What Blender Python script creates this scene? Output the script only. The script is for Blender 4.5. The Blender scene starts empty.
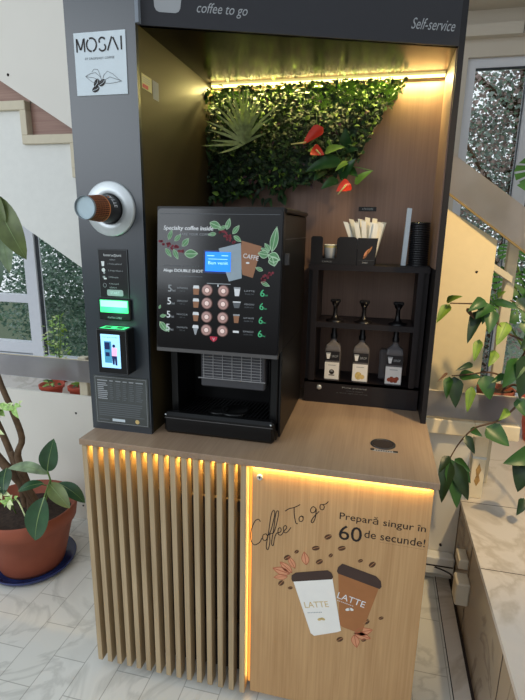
import bpy, math, random
from mathutils import Vector, Matrix
random.seed(7)
PI = math.pi
SC = bpy.context.scene
COL = SC.collection

# ------------------------------------------------------------------ camera
cam_d = bpy.data.cameras.new('camera'); cam = bpy.data.objects.new('camera', cam_d); COL.objects.link(cam)
yaw, pitch, roll = 0.22931, -0.24362, 0.01706
cam_d.sensor_width = 36; cam_d.lens = 490.0 / 700 * 36; cam_d.clip_start = .05; cam_d.clip_end = 200
F = Vector((-math.cos(pitch) * math.sin(yaw), math.cos(pitch) * math.cos(yaw), math.sin(pitch)))
R0 = Vector((math.cos(yaw), math.sin(yaw), 0)); U0 = R0.cross(F)
Rv = R0 * math.cos(roll) + U0 * math.sin(roll); Uv = U0 * math.cos(roll) - R0 * math.sin(roll)
M = Matrix((Rv, Uv, -F)).transposed().to_4x4(); M.translation = Vector((0.97976, -1.39572, 1.69491))
cam.matrix_world = M
SC.camera = cam

# ------------------------------------------------------------------ world (overcast daylight, brightest above the horizon)
W = bpy.data.worlds.new('sky'); SC.world = W; W.use_nodes = True
nt = W.node_tree; nt.nodes.clear()
wo = nt.nodes.new('ShaderNodeOutputWorld'); bg = nt.nodes.new('ShaderNodeBackground'); bg.inputs[1].default_value = 1.0
tc = nt.nodes.new('ShaderNodeTexCoord'); sp = nt.nodes.new('ShaderNodeSeparateXYZ'); cr = nt.nodes.new('ShaderNodeValToRGB')
mr = nt.nodes.new('ShaderNodeMapRange'); mr.inputs[1].default_value = -1; mr.inputs[2].default_value = 1
nt.links.new(tc.outputs['Generated'], sp.inputs[0]); nt.links.new(sp.outputs[2], mr.inputs[0]); nt.links.new(mr.outputs[0], cr.inputs[0])
e = cr.color_ramp.elements
e[0].position = 0; e[0].color = (.10, .09, .08, 1); e[1].position = 1; e[1].color = (.62, .70, .78, 1)
for p, c in ((.46, (.13, .125, .12, 1)), (.52, (.38, .40, .42, 1)), (.64, (.80, .87, .94, 1)), (.8, (.78, .86, .94, 1))):
    q = e.new(p); q.color = c
m2 = nt.nodes.new('ShaderNodeMapRange'); m2.inputs[1].default_value = .2; m2.inputs[2].default_value = .8
mxw = nt.nodes.new('ShaderNodeMixRGB'); mxw.inputs[2].default_value = (.95, 1.02, 1.08, 1)
nt.links.new(sp.outputs[1], m2.inputs[0]); nt.links.new(m2.outputs[0], mxw.inputs[0]); nt.links.new(cr.outputs[0], mxw.inputs[1]); nt.links.new(mxw.outputs[0], bg.inputs[0]); nt.links.new(bg.outputs[0], wo.inputs[0])

def area(name, loc, direction, sx, sy, power, color):
    l = bpy.data.lights.new(name, 'AREA'); l.shape = 'RECTANGLE'; l.size = sx; l.size_y = sy; l.energy = power; l.color = color
    o = bpy.data.objects.new(name, l); COL.objects.link(o); o.location = loc
    o.rotation_euler = Vector(direction).to_track_quat('-Z', 'Y').to_euler(); return o
LED_Y = area('led_light_top', (.70, .768, 2.2625), (0, -.22, -1), .93, .006, 12, (1.0, .80, .28))
LED_C1 = area('led_light_counter', (.90, .012, .944), (0, .5, -1), .56, .008, 1.1, (1.0, .62, .16))
LED_C2 = area('led_light_slats', (.31, .047, .944), (0, .12, -1), .57, .008, 5.0, (1.0, .62, .16))
LED_V = area('led_light_gap', (.6145, .047, .49), (0, -1, 0), .010, .86, .38, (1.0, .60, .16))
# assumed warm ceiling spot on the right that lights the stair panel and the marble ledge
sp_d = bpy.data.lights.new('assumed_ceiling_spot', 'SPOT'); sp_d.energy = 165; sp_d.color = (1, .72, .36); sp_d.spot_size = 1.0; sp_d.spot_blend = .7; sp_d.shadow_soft_size = .06
sp_o = bpy.data.objects.new('assumed_ceiling_spot', sp_d); COL.objects.link(sp_o); sp_o.location = (2.05, -.35, 2.9)
sp_o.rotation_euler = (Vector((1.42, .95, 1.15)) - sp_o.location).to_track_quat('-Z', 'Y').to_euler()
# added area light behind the camera for assumed daylight; no windows stand there
area('added_daylight', (-2.3, -2.9, 2.7), (.6, 1, -.30), 3.0, 2.0, 58, (.86, .93, 1.0))

SC.view_settings.view_transform = 'Standard'; SC.view_settings.look = 'None'
SC.view_settings.exposure = 0.08; SC.view_settings.gamma = 1; SC.view_settings.use_curve_mapping = False

# ------------------------------------------------------------------ materials
def lin(c):
    return tuple(((v / 255) / 12.92 if v / 255 <= .04045 else ((v / 255 + .055) / 1.055) ** 2.4) for v in c) + (1,)
MATS = {}
def mat(name, col, rough=.6, metal=0, spec=.5, var=.06, scale=30, emit=None, estr=1, bump=0, trans=0, ior=1.45, coat=0, alpha=1, stretch=(1, 1, 1)):
    m = bpy.data.materials.new(name); m.use_nodes = True; n = m.node_tree; b = n.nodes['Principled BSDF']
    c = lin(col)
    b.inputs['Roughness'].default_value = rough; b.inputs['Metallic'].default_value = metal
    b.inputs['Specular IOR Level'].default_value = spec; b.inputs['Coat Weight'].default_value = coat
    b.inputs['IOR'].default_value = ior; b.inputs['Transmission Weight'].default_value = trans; b.inputs['Alpha'].default_value = alpha
    t = n.nodes.new('ShaderNodeTexCoord'); mp = n.nodes.new('ShaderNodeMapping'); mp.inputs['Scale'].default_value = stretch
    nz = n.nodes.new('ShaderNodeTexNoise'); nz.inputs['Scale'].default_value = scale; nz.inputs['Detail'].default_value = 4
    r = n.nodes.new('ShaderNodeValToRGB')
    r.color_ramp.elements[0].position = .3; r.color_ramp.elements[1].position = .7
    r.color_ramp.elements[0].color = tuple(v * (1 - var) for v in c[:3]) + (1,); r.color_ramp.elements[1].color = tuple(min(1, v * (1 + var)) for v in c[:3]) + (1,)
    n.links.new(t.outputs['Object'], mp.inputs[0]); n.links.new(mp.outputs[0], nz.inputs['Vector']); n.links.new(nz.outputs[0], r.inputs[0]); n.links.new(r.outputs[0], b.inputs['Base Color'])
    if bump:
        bp = n.nodes.new('ShaderNodeBump'); bp.inputs['Strength'].default_value = bump; bp.inputs['Distance'].default_value = .004
        n.links.new(nz.outputs[0], bp.inputs['Height']); n.links.new(bp.outputs[0], b.inputs['Normal'])
    if emit:
        b.inputs['Emission Color'].default_value = lin(emit); b.inputs['Emission Strength'].default_value = estr
    MATS[name] = m; return m
def wood(name, light, dark, axis='z', rough=.5, spec=.35):
    m = bpy.data.materials.new(name); m.use_nodes = True; n = m.node_tree; b = n.nodes['Principled BSDF']
    b.inputs['Roughness'].default_value = rough; b.inputs['Specular IOR Level'].default_value = spec
    t = n.nodes.new('ShaderNodeTexCoord')
    def layer(sc, k, det, dist):
        mp = n.nodes.new('ShaderNodeMapping'); mp.inputs['Scale'].default_value = [sc * (k if a == axis else 1) for a in 'xyz']
        z = n.nodes.new('ShaderNodeTexNoise'); z.inputs['Scale'].default_value = 1; z.inputs['Detail'].default_value = det; z.inputs['Distortion'].default_value = dist
        n.links.new(t.outputs['Object'], mp.inputs[0]); n.links.new(mp.outputs[0], z.inputs['Vector']); return z
    a = layer(7, .14, 3, 1.4); c = layer(170, .022, 5, .3)
    mx = n.nodes.new('ShaderNodeMath'); mx.operation = 'MULTIPLY_ADD'; mx.inputs[1].default_value = .55
    m2 = n.nodes.new('ShaderNodeMath'); m2.operation = 'MULTIPLY'; m2.inputs[1].default_value = .45
    n.links.new(c.outputs[0], m2.inputs[0]); n.links.new(a.outputs[0], mx.inputs[0]); n.links.new(m2.outputs[0], mx.inputs[2])
    r = n.nodes.new('ShaderNodeValToRGB'); r.color_ramp.elements[0].position = .33; r.color_ramp.elements[1].position = .64
    r.color_ramp.elements[0].color = lin(dark); r.color_ramp.elements[1].color = lin(light)
    n.links.new(mx.outputs[0], r.inputs[0]); n.links.new(r.outputs[0], b.inputs['Base Color'])
    MATS[name] = m; return m
def marble(name, base, vein, rough=.25, tile=None, scale=2.2, grout=(150, 148, 142)):
    m = bpy.data.materials.new(name); m.use_nodes = True; n = m.node_tree; b = n.nodes['Principled BSDF']
    b.inputs['Roughness'].default_value = rough
    t = n.nodes.new('ShaderNodeTexCoord')
    z = n.nodes.new('ShaderNodeTexNoise'); z.inputs['Scale'].default_value = scale; z.inputs['Detail'].default_value = 8; z.inputs['Distortion'].default_value = 1.6
    n.links.new(t.outputs['Object'], z.inputs['Vector'])
    r = n.nodes.new('ShaderNodeValToRGB'); el = r.color_ramp.elements
    el[0].position = .25; el[0].color = lin([v * .93 for v in base]); el[1].position = .75; el[1].color = lin(base)
    for p, c in ((.455, base), (.50, vein), (.53, base)):
        q = el.new(p); q.color = lin(c)
    n.links.new(z.outputs[0], r.inputs[0]); out = r.outputs[0]
    if tile:
        mp = n.nodes.new('ShaderNodeMapping'); mp.inputs['Rotation'].default_value = (0, 0, PI / 2); mp.inputs['Location'].default_value = tile[3]
        br = n.nodes.new('ShaderNodeTexBrick'); br.inputs['Scale'].default_value = 1; br.inputs['Brick Width'].default_value = tile[0]; br.inputs['Row Height'].default_value = tile[1]
        br.inputs['Mortar Size'].default_value = tile[2]; br.inputs['Mortar Smooth'].default_value = .1
        br.inputs['Color1'].default_value = (1, 1, 1, 1); br.inputs['Color2'].default_value = (.95, .95, .94, 1); br.inputs['Mortar'].default_value = (.58, .57, .55, 1)
        n.links.new(t.outputs['Object'], mp.inputs[0]); n.links.new(mp.outputs[0], br.inputs['Vector'])
        mx = n.nodes.new('ShaderNodeMixRGB'); mx.blend_type = 'MULTIPLY'; mx.inputs[0].default_value = 1
        n.links.new(out, mx.inputs[1]); n.links.new(br.outputs[0], mx.inputs[2]); out = mx.outputs[0]
    n.links.new(out, b.inputs['Base Color']); MATS[name] = m; return m

wood('oak_door', (198, 160, 114), (172, 133, 90), 'z')
wood('oak_slat', (186, 164, 130), (158, 136, 105), 'z')
wood('oak_top', (160, 136, 112), (138, 114, 93), 'y', .38)
wood('oak_back', (136, 110, 96), (118, 94, 82), 'z', .5)
wood('stair_wood', (178, 146, 130), (150, 116, 104), 'x', .5)
mat('beam_cream', (206, 196, 172), .6, var=.03)
mat('post_cream', (236, 222, 192), .5, var=.03)
mat('dark_backing', (38, 27, 20), .7)
mat('column_grey', (36, 44, 52), .33, spec=1.0, var=.03, scale=8)
mat('inner_black', (58, 49, 30), .5, spec=.4, var=.05, scale=8)
mat('header_grey', (38, 39, 45), .55, var=.03)
mat('lit_edge_grey', (120, 128, 138), .5)
mat('panel_black', (20, 18, 21), .5, spec=.4)
mat('shelf_dark', (27, 22, 25), .45, spec=.45)
mat('board_white', (222, 218, 208), .6, var=.02, scale=4)
mat('wall_cream', (214, 206, 192), .8, var=.02, scale=3)
mat('wall_lower', (226, 226, 220), .7, var=.02)
mat('stair_panel_cream', (232, 214, 172), .55, var=.02)
mat('hole_dark', (40, 30, 28), .8)
mat('window_frame', (222, 226, 234), .4, var=.02)
mat('gasket', (60, 66, 76), .6)
mat('glass', (250, 252, 252), .02, trans=1, ior=1.02, var=0, spec=.2)
mat('frosted', (180, 178, 180), .30, trans=.72, ior=1.12, var=.12, scale=6, spec=.6)
mat('screw', (150, 150, 150), .3, metal=.8)
mat('machine_black', (12, 12, 13), .35, spec=.4, var=.1)
mat('machine_side', (16, 13, 12), .42, spec=.4, var=.1)
mat('machine_front', (11, 10, 12), .14, spec=.6, var=.05)
mat('machine_tray', (16, 16, 18), .4, var=.1)
mat('bezel_grey', (86, 84, 84), .35)
mat('grille_grey', (150, 150, 152), .4)
mat('grille_plate', (62, 62, 66), .5)
mat('steel', (200, 206, 208), .42, metal=.6, var=.05)
mat('steel_dark', (60, 60, 62), .35, metal=.5)
mat('ink_white', (226, 228, 230), .6, var=.02)
mat('ink_grey', (158, 162, 166), .6, var=.02)
mat('ink_dim', (96, 100, 104), .6, var=.02)
mat('ink_black', (30, 24, 24), .6)
mat('ink_green', (74, 186, 128), .6)
mat('ink_leaf', (92, 142, 96), .6, var=.2, scale=80)
mat('ink_leaf_line', (178, 208, 176), .6)
mat('ink_berry', (120, 36, 50), .6, var=.3, scale=120)
mat('ink_red', (196, 42, 70), .5)
mat('ink_cup_grey', (150, 166, 176), .5, var=.04)
mat('ink_cup_brown', (150, 104, 74), .5, var=.06)
mat('button_rim', (104, 74, 70), .4)
mat('button_pink', (186, 146, 138), .35)
mat('button_light', (238, 214, 206), .35, emit=(238, 200, 190), estr=.15)
mat('lcd_blue', (20, 110, 240), .3, emit=(20, 122, 250), estr=1.1)
mat('lcd_text', (160, 220, 255), .3, emit=(150, 215, 255), estr=1.0)
mat('green_lit', (70, 210, 130), .3, emit=(60, 225, 130), estr=1.15)
mat('green_hot', (150, 240, 180), .3, emit=(140, 245, 180), estr=1.2)
mat('screen_blue', (150, 200, 240), .3, emit=(150, 205, 245), estr=.95)
mat('screen_teal', (60, 130, 160), .3, emit=(60, 130, 165), estr=.8)
mat('screen_navy', (20, 36, 80), .3, emit=(20, 36, 80), estr=.6)
mat('screen_pink', (230, 170, 200), .3, emit=(230, 170, 200), estr=.8)
mat('sign_black', (18, 18, 20), .35)
mat('sign_grey', (74, 78, 76), .45, var=.05)
mat('sticker_white', (206, 218, 224), .5, var=.02)
mat('sticker_cream', (206, 196, 140), .5)
mat('led', (255, 240, 170), .4, emit=(255, 236, 150), estr=3.5)
mat('led_warm', (255, 200, 110), .4, emit=(255, 196, 100), estr=2.5)
mat('led_gap', (255, 190, 100), .5, emit=(236, 160, 75), estr=.7)
mat('paper_white', (232, 232, 228), .6, var=.02)
mat('lid_brown', (66, 48, 42), .45)
mat('cup_white_print', (240, 238, 232), .55, var=.02)
mat('cup_brown_print', (164, 108, 64), .55, var=.05)
mat('bean_brown', (84, 52, 30), .5, var=.2, scale=200)
mat('bean_line', (170, 124, 84), .6)
mat('leaf_print', (214, 150, 112), .6)
mat('leaf_print_line', (180, 100, 70), .6)
mat('gold_print', (206, 180, 120), .5)
mat('cup_sleeve', (84, 42, 24), .7, var=.1)
mat('cup_black', (28, 26, 28), .4)
mat('cup_line', (196, 122, 70), .6)
mat('cup_base', (176, 196, 204), .5)
mat('cup_rim_shade', (120, 130, 136), .4)  # shade on the cup's rim put into this darker grey
mat('terracotta', (148, 80, 58), .65, var=.10, scale=10)
mat('terracotta_red', (190, 78, 54), .6, var=.08, scale=14)
mat('blue_glaze', (38, 48, 92), .25, var=.3, scale=12)
mat('soil', (58, 46, 38), .95, var=.4, scale=60, bump=1)
mat('bark', (104, 82, 62), .85, var=.25, scale=40, bump=.6)
mat('stem_brown', (92, 70, 52), .8, var=.2)
mat('stem_green', (96, 128, 62), .6)
mat('ficus', (44, 78, 48), .32, var=.25, scale=14, spec=.5)
mat('ficus_mid', (126, 150, 96), .4)
mat('ficus_olive', (98, 112, 62), .4, var=.25, scale=18)
mat('ficus_pale', (132, 152, 118), .4, var=.35, scale=26)
mat('varieg', (158, 196, 108), .45, var=.4, scale=60)
mat('varieg_pale', (214, 226, 170), .5, var=.15, scale=60)
mat('vine', (48, 88, 38), .38, var=.3, scale=20)
mat('vine_light', (116, 146, 52), .45, var=.25, scale=20)
mat('vine_dark', (34, 58, 32), .38, var=.3, scale=20)
mat('vine_dry', (96, 66, 44), .6)
mat('monstera', (96, 150, 66), .4, var=.25, scale=14)
mat('monstera_dark', (52, 104, 44), .45, var=.3, scale=14)
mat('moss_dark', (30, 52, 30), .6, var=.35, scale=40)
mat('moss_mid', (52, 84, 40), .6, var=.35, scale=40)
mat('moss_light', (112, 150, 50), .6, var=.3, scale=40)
mat('moss_purple', (78, 52, 60), .6, var=.3, scale=40)
mat('spider_leaf', (176, 192, 128), .5, var=.3, scale=60)
mat('antho_leaf', (40, 76, 36), .35, var=.25, scale=20)
mat('antho_leaf_light', (116, 152, 54), .4, var=.25, scale=20)
mat('antho_red', (214, 60, 40), .32, var=.12, scale=30)
mat('antho_pale', (206, 200, 130), .5)
mat('tree_leaf', (118, 146, 122), .8, var=.35, scale=3)
mat('tree_leaf_dark', (82, 112, 94), .8, var=.35, scale=3)
mat('tree_leaf_grey', (160, 180, 168), .8, var=.3, scale=3)
mat('tree_leaf_red', (176, 146, 138), .8, var=.3, scale=3)
mat('ground_green', (96, 108, 82), .9, var=.2)
mat('bottle_glass', (140, 136, 138), .08, trans=.55, ior=1.3, var=.02)
mat('syrup', (170, 160, 160), .1, var=.05)
mat('pump_black', (12, 10, 13), .35, var=.1)
mat('label_white', (226, 224, 220), .6, var=.02)
mat('label_black', (24, 22, 26), .5)
mat('label_amber', (200, 176, 110), .6, var=.3, scale=100)
mat('label_rust', (150, 66, 40), .6, var=.4, scale=120)
mat('stick_paper', (226, 216, 190), .7, var=.05)
mat('stick_paper_white', (232, 230, 220), .7, var=.05)
mat('acrylic', (196, 206, 212), .3, var=.02)
mat('lid_black', (22, 22, 25), .38, spec=.5)
mat('box_black', (20, 18, 21), .5, var=.1)
mat('plastic_beige', (206, 196, 176), .5, var=.03)
mat('trunking', (222, 222, 218), .5, var=.02)
mat('brass_dull', (150, 128, 84), .4, metal=.6)
mat('pattern_brown', (176, 140, 84), .6, var=.35, scale=60)
def leafy(name, col, tr):
    m = bpy.data.materials.new(name); m.use_nodes = True; n = m.node_tree; n.nodes.clear()
    o = n.nodes.new('ShaderNodeOutputMaterial'); a = n.nodes.new('ShaderNodeBsdfDiffuse'); t = n.nodes.new('ShaderNodeBsdfTranslucent'); x = n.nodes.new('ShaderNodeMixShader')
    z = n.nodes.new('ShaderNodeTexNoise'); z.inputs['Scale'].default_value = 2.5; rr = n.nodes.new('ShaderNodeValToRGB'); c = lin(col)
    tc_ = n.nodes.new('ShaderNodeTexCoord'); n.links.new(tc_.outputs['Object'], z.inputs['Vector'])
    rr.color_ramp.elements[0].position = .35; rr.color_ramp.elements[1].position = .65
    rr.color_ramp.elements[0].color = tuple(v * .65 for v in c[:3]) + (1,); rr.color_ramp.elements[1].color = tuple(min(1, v * 1.3) for v in c[:3]) + (1,)
    n.links.new(z.outputs[0], rr.inputs[0]); n.links.new(rr.outputs[0], a.inputs[0]); n.links.new(rr.outputs[0], t.inputs[0]); x.inputs[0].default_value = tr
    n.links.new(a.outputs[0], x.inputs[1]); n.links.new(t.outputs[0], x.inputs[2]); n.links.new(x.outputs[0], o.inputs[0]); MATS[name] = m
leafy('tree_leaf', (150, 176, 154), .5); leafy('tree_leaf_dark', (124, 152, 136), .5); leafy('tree_leaf_grey', (186, 202, 194), .5); leafy('tree_leaf_red', (200, 176, 170), .5)
mat('ceiling_black', (10, 9, 8), .17, spec=.35, var=.05, scale=8)
marble('floor_marble', (218, 217, 210), (198, 197, 190), .28, (.29, .1405, .0018, (.0, .052, 0)))
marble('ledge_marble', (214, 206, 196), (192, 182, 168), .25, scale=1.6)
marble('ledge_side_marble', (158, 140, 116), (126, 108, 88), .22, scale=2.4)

# ------------------------------------------------------------------ mesh builder
class MB:
    def __init__(s): s.v = []; s.f = []; s.m = []; s.names = []; s.cur = 0; s.sm = []
    def use(s, name):
        if name not in s.names: s.names.append(name)
        s.cur = s.names.index(name); return s
    def add(s, vs, fs, smooth=False):
        o = len(s.v); s.v += [tuple(v) for v in vs]
        for f in fs: s.f.append([o + i for i in f]); s.m.append(s.cur); s.sm.append(smooth)
    def box(s, a, b, bev=0):
        x0, y0, z0 = a; x1, y1, z1 = b
        if bev <= 0:
            s.add([(x, y, z) for x in (x0, x1) for y in (y0, y1) for z in (z0, z1)],
                  [(0, 1, 3, 2), (4, 6, 7, 5), (0, 4, 5, 1), (2, 3, 7, 6), (0, 2, 6, 4), (1, 5, 7, 3)]); return
        # chamfered box
        vs = []; idx = {}
        for i, (x, sx) in enumerate(((x0, 1), (x1, -1))):
            for j, (y, sy) in enumerate(((y0, 1), (y1, -1))):
                for k, (z, sz) in enumerate(((z0, 1), (z1, -1))):
                    idx[i, j, k, 'x'] = len(vs); vs.append((x, y + sy * bev, z + sz * bev))
                    idx[i, j, k, 'y'] = len(vs); vs.append((x + sx * bev, y, z + sz * bev))
                    idx[i, j, k, 'z'] = len(vs); vs.append((x + sx * bev, y + sy * bev, z))
        fs = []
        for i in (0, 1):
            fs.append([idx[i, j, k, 'x'] for j, k in ((0, 0), (1, 0), (1, 1), (0, 1))])
            fs.append([idx[j, i, k, 'y'] for j, k in ((0, 0), (1, 0), (1, 1), (0, 1))])
            fs.append([idx[j, k, i, 'z'] for j, k in ((0, 0), (1, 0), (1, 1), (0, 1))])
        for j in (0, 1):
            for k in (0, 1):
                fs.append([idx[0, j, k, 'y'], idx[1, j, k, 'y'], idx[1, j, k, 'z'], idx[0, j, k, 'z']])
                fs.append([idx[j, 0, k, 'x'], idx[j, 1, k, 'x'], idx[j, 1, k, 'z'], idx[j, 0, k, 'z']])
                fs.append([idx[j, k, 0, 'x'], idx[j, k, 1, 'x'], idx[j, k, 1, 'y'], idx[j, k, 0, 'y']])
                for i in (0, 1): fs.append([idx[i, j, k, 'x'], idx[i, j, k, 'y'], idx[i, j, k, 'z']])
        s.add(vs, fs)
    def prism(s, poly, off):       # polygon (list of 3D points) extruded by vector
        off = Vector(off); n = len(poly); P = [Vector(p) for p in poly]
        s.add(P + [p + off for p in P], [list(range(n))[::-1], list(range(n, 2 * n))] + [(i, (i + 1) % n, (i + 1) % n + n, i + n) for i in range(n)])
    def tube(s, pts, r, n=8, caps=True, smooth=True):
        P = [Vector(p) for p in pts]; rr = r if isinstance(r, (list, tuple)) else [r] * len(P)
        vs = []; up = None
        for i, p in enumerate(P):
            d = (P[min(i + 1, len(P) - 1)] - P[max(i - 1, 0)]).normalized()
            if up is None: up = d.orthogonal().normalized()
            up = (up - d * up.dot(d)).normalized() if (up - d * up.dot(d)).length > 1e-6 else d.orthogonal().normalized()
            sd = d.cross(up)
            for k in range(n):
                a = 2 * PI * k / n; vs.append(p + (up * math.cos(a) + sd * math.sin(a)) * rr[i])
        fs = []
        for i in range(len(P) - 1):
            for k in range(n): fs.append((i * n + k, i * n + (k + 1) % n, (i + 1) * n + (k + 1) % n, (i + 1) * n + k))
        s.add(vs, fs, smooth)
        if caps: 
            o = len(s.v) - len(vs)
            s.f.append([o + k for k in range(n)][::-1]); s.m.append(s.cur); s.sm.append(False)
            s.f.append([o + (len(P) - 1) * n + k for k in range(n)]); s.m.append(s.cur); s.sm.append(False)
    def lathe(s, o, axis, prof, n=32, smooth=True, mats=None):   # prof: (distance along axis, radius)
        o = Vector(o); ax = Vector(axis).normalized(); u = ax.orthogonal().normalized(); w = ax.cross(u)
        vs = []
        for h, r in prof:
            for k in range(n):
                a = 2 * PI * k / n; vs.append(o + ax * h + (u * math.cos(a) + w * math.sin(a)) * max(r, 1e-5))
        base = len(s.v); s.v += [tuple(v) for v in vs]
        for i in range(len(prof) - 1):
            if mats: s.use(mats[i])
            for k in range(n):
                s.f.append([base + i * n + k, base + i * n + (k + 1) % n, base + (i + 1) * n + (k + 1) % n, base + (i + 1) * n + k]); s.m.append(s.cur); s.sm.append(smooth)
    def leaf(s, p, tip, up, width, bend=.15, kind='oval', mid=None, fold=.12, n=8):
        p = Vector(p); tip = Vector(tip); d = tip - p; L = d.length; d.normalize(); up = Vector(up); up = (up - d * up.dot(d))
        up = up.normalized() if up.length > 1e-4 else d.orthogonal().normalized(); side = d.cross(up)
        prof = {'oval': lambda t: math.sin(PI * t ** .9) ** .75, 'heart': lambda t: (min(1, (t / .22)) ** .6) * (1 - t ** 1.7) ** .85 if t < 1 else 0,
                'blade': lambda t: (min(1, t * 6)) * (1 - t ** 3), 'lance': lambda t: math.sin(PI * t ** .8)}[kind]
        vs = []
        for i in range(n + 1):
            t = i / n; w = max(.0, prof(t)) * width / 2
            c = p + d * L * t + up * (math.sin(PI * t) * bend * L)
            lift = up * (w * fold * 2)
            vs += [c - side * w + lift, c - side * w * .5 + lift * .35, c, c + side * w * .5 + lift * .35, c + side * w + lift]
        fs = []
        for i in range(n):
            for k in range(4): fs.append((i * 5 + k, i * 5 + k + 1, (i + 1) * 5 + k + 1, (i + 1) * 5 + k))
        s.add(vs, fs, True)
        if mid:
            c0 = s.cur; s.use(mid)
            vv = []
            for i in range(n + 1):
                t = i / n; c = p + d * L * t + up * (math.sin(PI * t) * bend * L + .0012); w = width * .022 * (1.15 - t)
                vv += [c - side * w, c + side * w]
            s.add(vv, [(2 * i, 2 * i + 1, 2 * i + 3, 2 * i + 2) for i in range(n)], True)
            # both faces of the leaf show its rib
            vv = [Vector(q) - up * .0024 for q in vv]
            s.add(vv, [(2 * i, 2 * i + 1, 2 * i + 3, 2 * i + 2) for i in range(n)], True); s.cur = c0
    def build(s, name, parent=None, loc=None):
        me = bpy.data.meshes.new(name); o = bpy.data.objects.new(name, me)
        L = Vector(loc) if loc is not None else Vector((0, 0, 0))
        me.from_pydata([tuple(Vector(v) - L) for v in s.v], [], s.f)
        for nm in s.names: me.materials.append(MATS[nm])
        for i, p in enumerate(me.polygons): p.material_index = s.m[i]; p.use_smooth = s.sm[i]
        me.update(); COL.objects.link(o); o.location = L
        if parent: o.parent = parent; o.location = L - parent.location if parent.parent is None else L - parent.location - parent.parent.location
        return o

def B(m): return MB().use(m)
def thing(name, label, cat, loc=(0, 0, 0), group=None):
    o = bpy.data.objects.new(name, None); COL.objects.link(o); o.location = loc; o.empty_display_size = .05
    return tag(o, label, cat, group)
def tag(o, label, cat, group=None):
    o['label'] = label; o['category'] = cat
    if group: o['group'] = group
    return o
def struct(o): o['kind'] = 'structure'; return o

# 2D drawing on a plane in space: origin O, axes U, V, normal N (towards the viewer)
TXT = {}
def text2d(txt):
    if txt in TXT: return TXT[txt]
    c = bpy.data.curves.new('t', 'FONT'); c.body = txt; c.resolution_u = 3; o = bpy.data.objects.new('t', c); COL.objects.link(o)
    bpy.context.view_layer.update()
    me = bpy.data.meshes.new_from_object(o.evaluated_get(bpy.context.evaluated_depsgraph_get()))
    r = ([(v.co.x, v.co.y) for v in me.vertices], [list(p.vertices) for p in me.polygons])
    bpy.data.objects.remove(o); bpy.data.meshes.remove(me); bpy.data.curves.remove(c); TXT[txt] = r; return r
class Draw:
    def __init__(s, O, U, V):
        s.O = Vector(O); s.U = Vector(U).normalized(); s.V = Vector(V).normalized(); s.N = s.U.cross(s.V); s.mb = MB()
    def P(s, u, v, l=0): return s.O + s.U * u + s.V * v + s.N * l
    def poly(s, pts, m, l=.0006):
        s.mb.use(m); n = len(pts); s.mb.add([s.P(u, v, l) for u, v in pts], [list(range(n))])
    def slab(s, pts, m, l=.0006):      # same outline with real thickness from the surface
        s.mb.use(m); s.mb.prism([s.P(u, v, 0) for u, v in pts], s.N * l)
    def rect(s, u0, v0, u1, v1, m, l=.0006): s.poly([(u0, v0), (u1, v0), (u1, v1), (u0, v1)], m, l)
    def disc(s, u, v, r, m, l=.0006, ry=None, rot=0, n=20):
        ry = ry or r; c, d = math.cos(rot), math.sin(rot)
        s.poly([(u + r * math.cos(a) * c - ry * math.sin(a) * d, v + r * math.cos(a) * d + ry * math.sin(a) * c) for a in [2 * PI * i / n for i in range(n)]], m, l)
    def text(s, t, u0, v0, u1, v1, m, l=.0009, shear=0, rot=0, bold=0):
        vs, fs = text2d(t)
        if not vs: return
        xs = [a for a, b in vs]; ys = [b for a, b in vs]; x0, x1, y0, y1 = min(xs), max(xs), min(ys), max(ys)
        kx = (u1 - u0) / (x1 - x0); ky = (v1 - v0) / (y1 - y0); c, d = math.cos(rot), math.sin(rot)
        for ox, oz in ([(0, 0)] if not bold else [(0, 0), (bold, 0), (bold / 2, bold / 2)]):
            pts = []
            for x, y in vs:
                q = (x - x0) * kx + (y - y0) * ky * shear + ox; w = (y - y0) * ky + oz
                pts.append(s.P(u0 + q * c - w * d, v0 + q * d + w * c, l + oz * .1))
            s.mb.use(m); s.mb.add(pts, fs)
    def stroke(s, pts, w, m, l=.0009, closed=False):
        n = len(pts); Q = [Vector(p) for p in pts]; a = []; b = []
        for i in range(n):
            p0 = Q[(i - 1) % n] if (closed or i) else Q[0]; p1 = Q[(i + 1) % n] if (closed or i < n - 1) else Q[-1]
            d = (p1 - p0); d = d.normalized() if d.length > 1e-9 else Vector((1, 0)); nn = Vector((-d.y, d.x))
            ww = (w[i] if isinstance(w, (list, tuple)) else w) / 2
            a.append(Q[i] + nn * ww); b.append(Q[i] - nn * ww)
        s.mb.use(m); s.mb.add([s.P(p.x, p.y, l) for p in a + b], [(i, (i + 1) % n, n + (i + 1) % n, n + i) for i in range(n if closed else n - 1)])
    def frame(s, u0, v0, u1, v1, w, m, l=.0009): s.stroke([(u0, v0), (u1, v0), (u1, v1), (u0, v1)], w, m, l, True)
    def leaf(s, u, v, L, w, ang, m, line=None, l=.0006):
        c, d = math.cos(ang), math.sin(ang); pts = []
        for i in range(9): t = i / 8; pts.append((t * L, math.sin(PI * t ** .85) * w / 2))
        for i in range(7, 0, -1): t = i / 8; pts.append((t * L, -math.sin(PI * t ** .85) * w / 2))
        s.poly([(u + x * c - y * d, v + x * d + y * c) for x, y in pts], m, l)
        if line: s.stroke([(u, v), (u + L * .95 * c, v + L * .95 * d)], w * .09, line, l + .0004)
        if line:
            s.stroke([(u + x * c - y * d, v + x * d + y * c) for x, y in pts], w * .08, line, l + .0004, True)
    def build(s, name, parent=None, loc=None): return s.mb.build(name, parent, loc)
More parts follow.
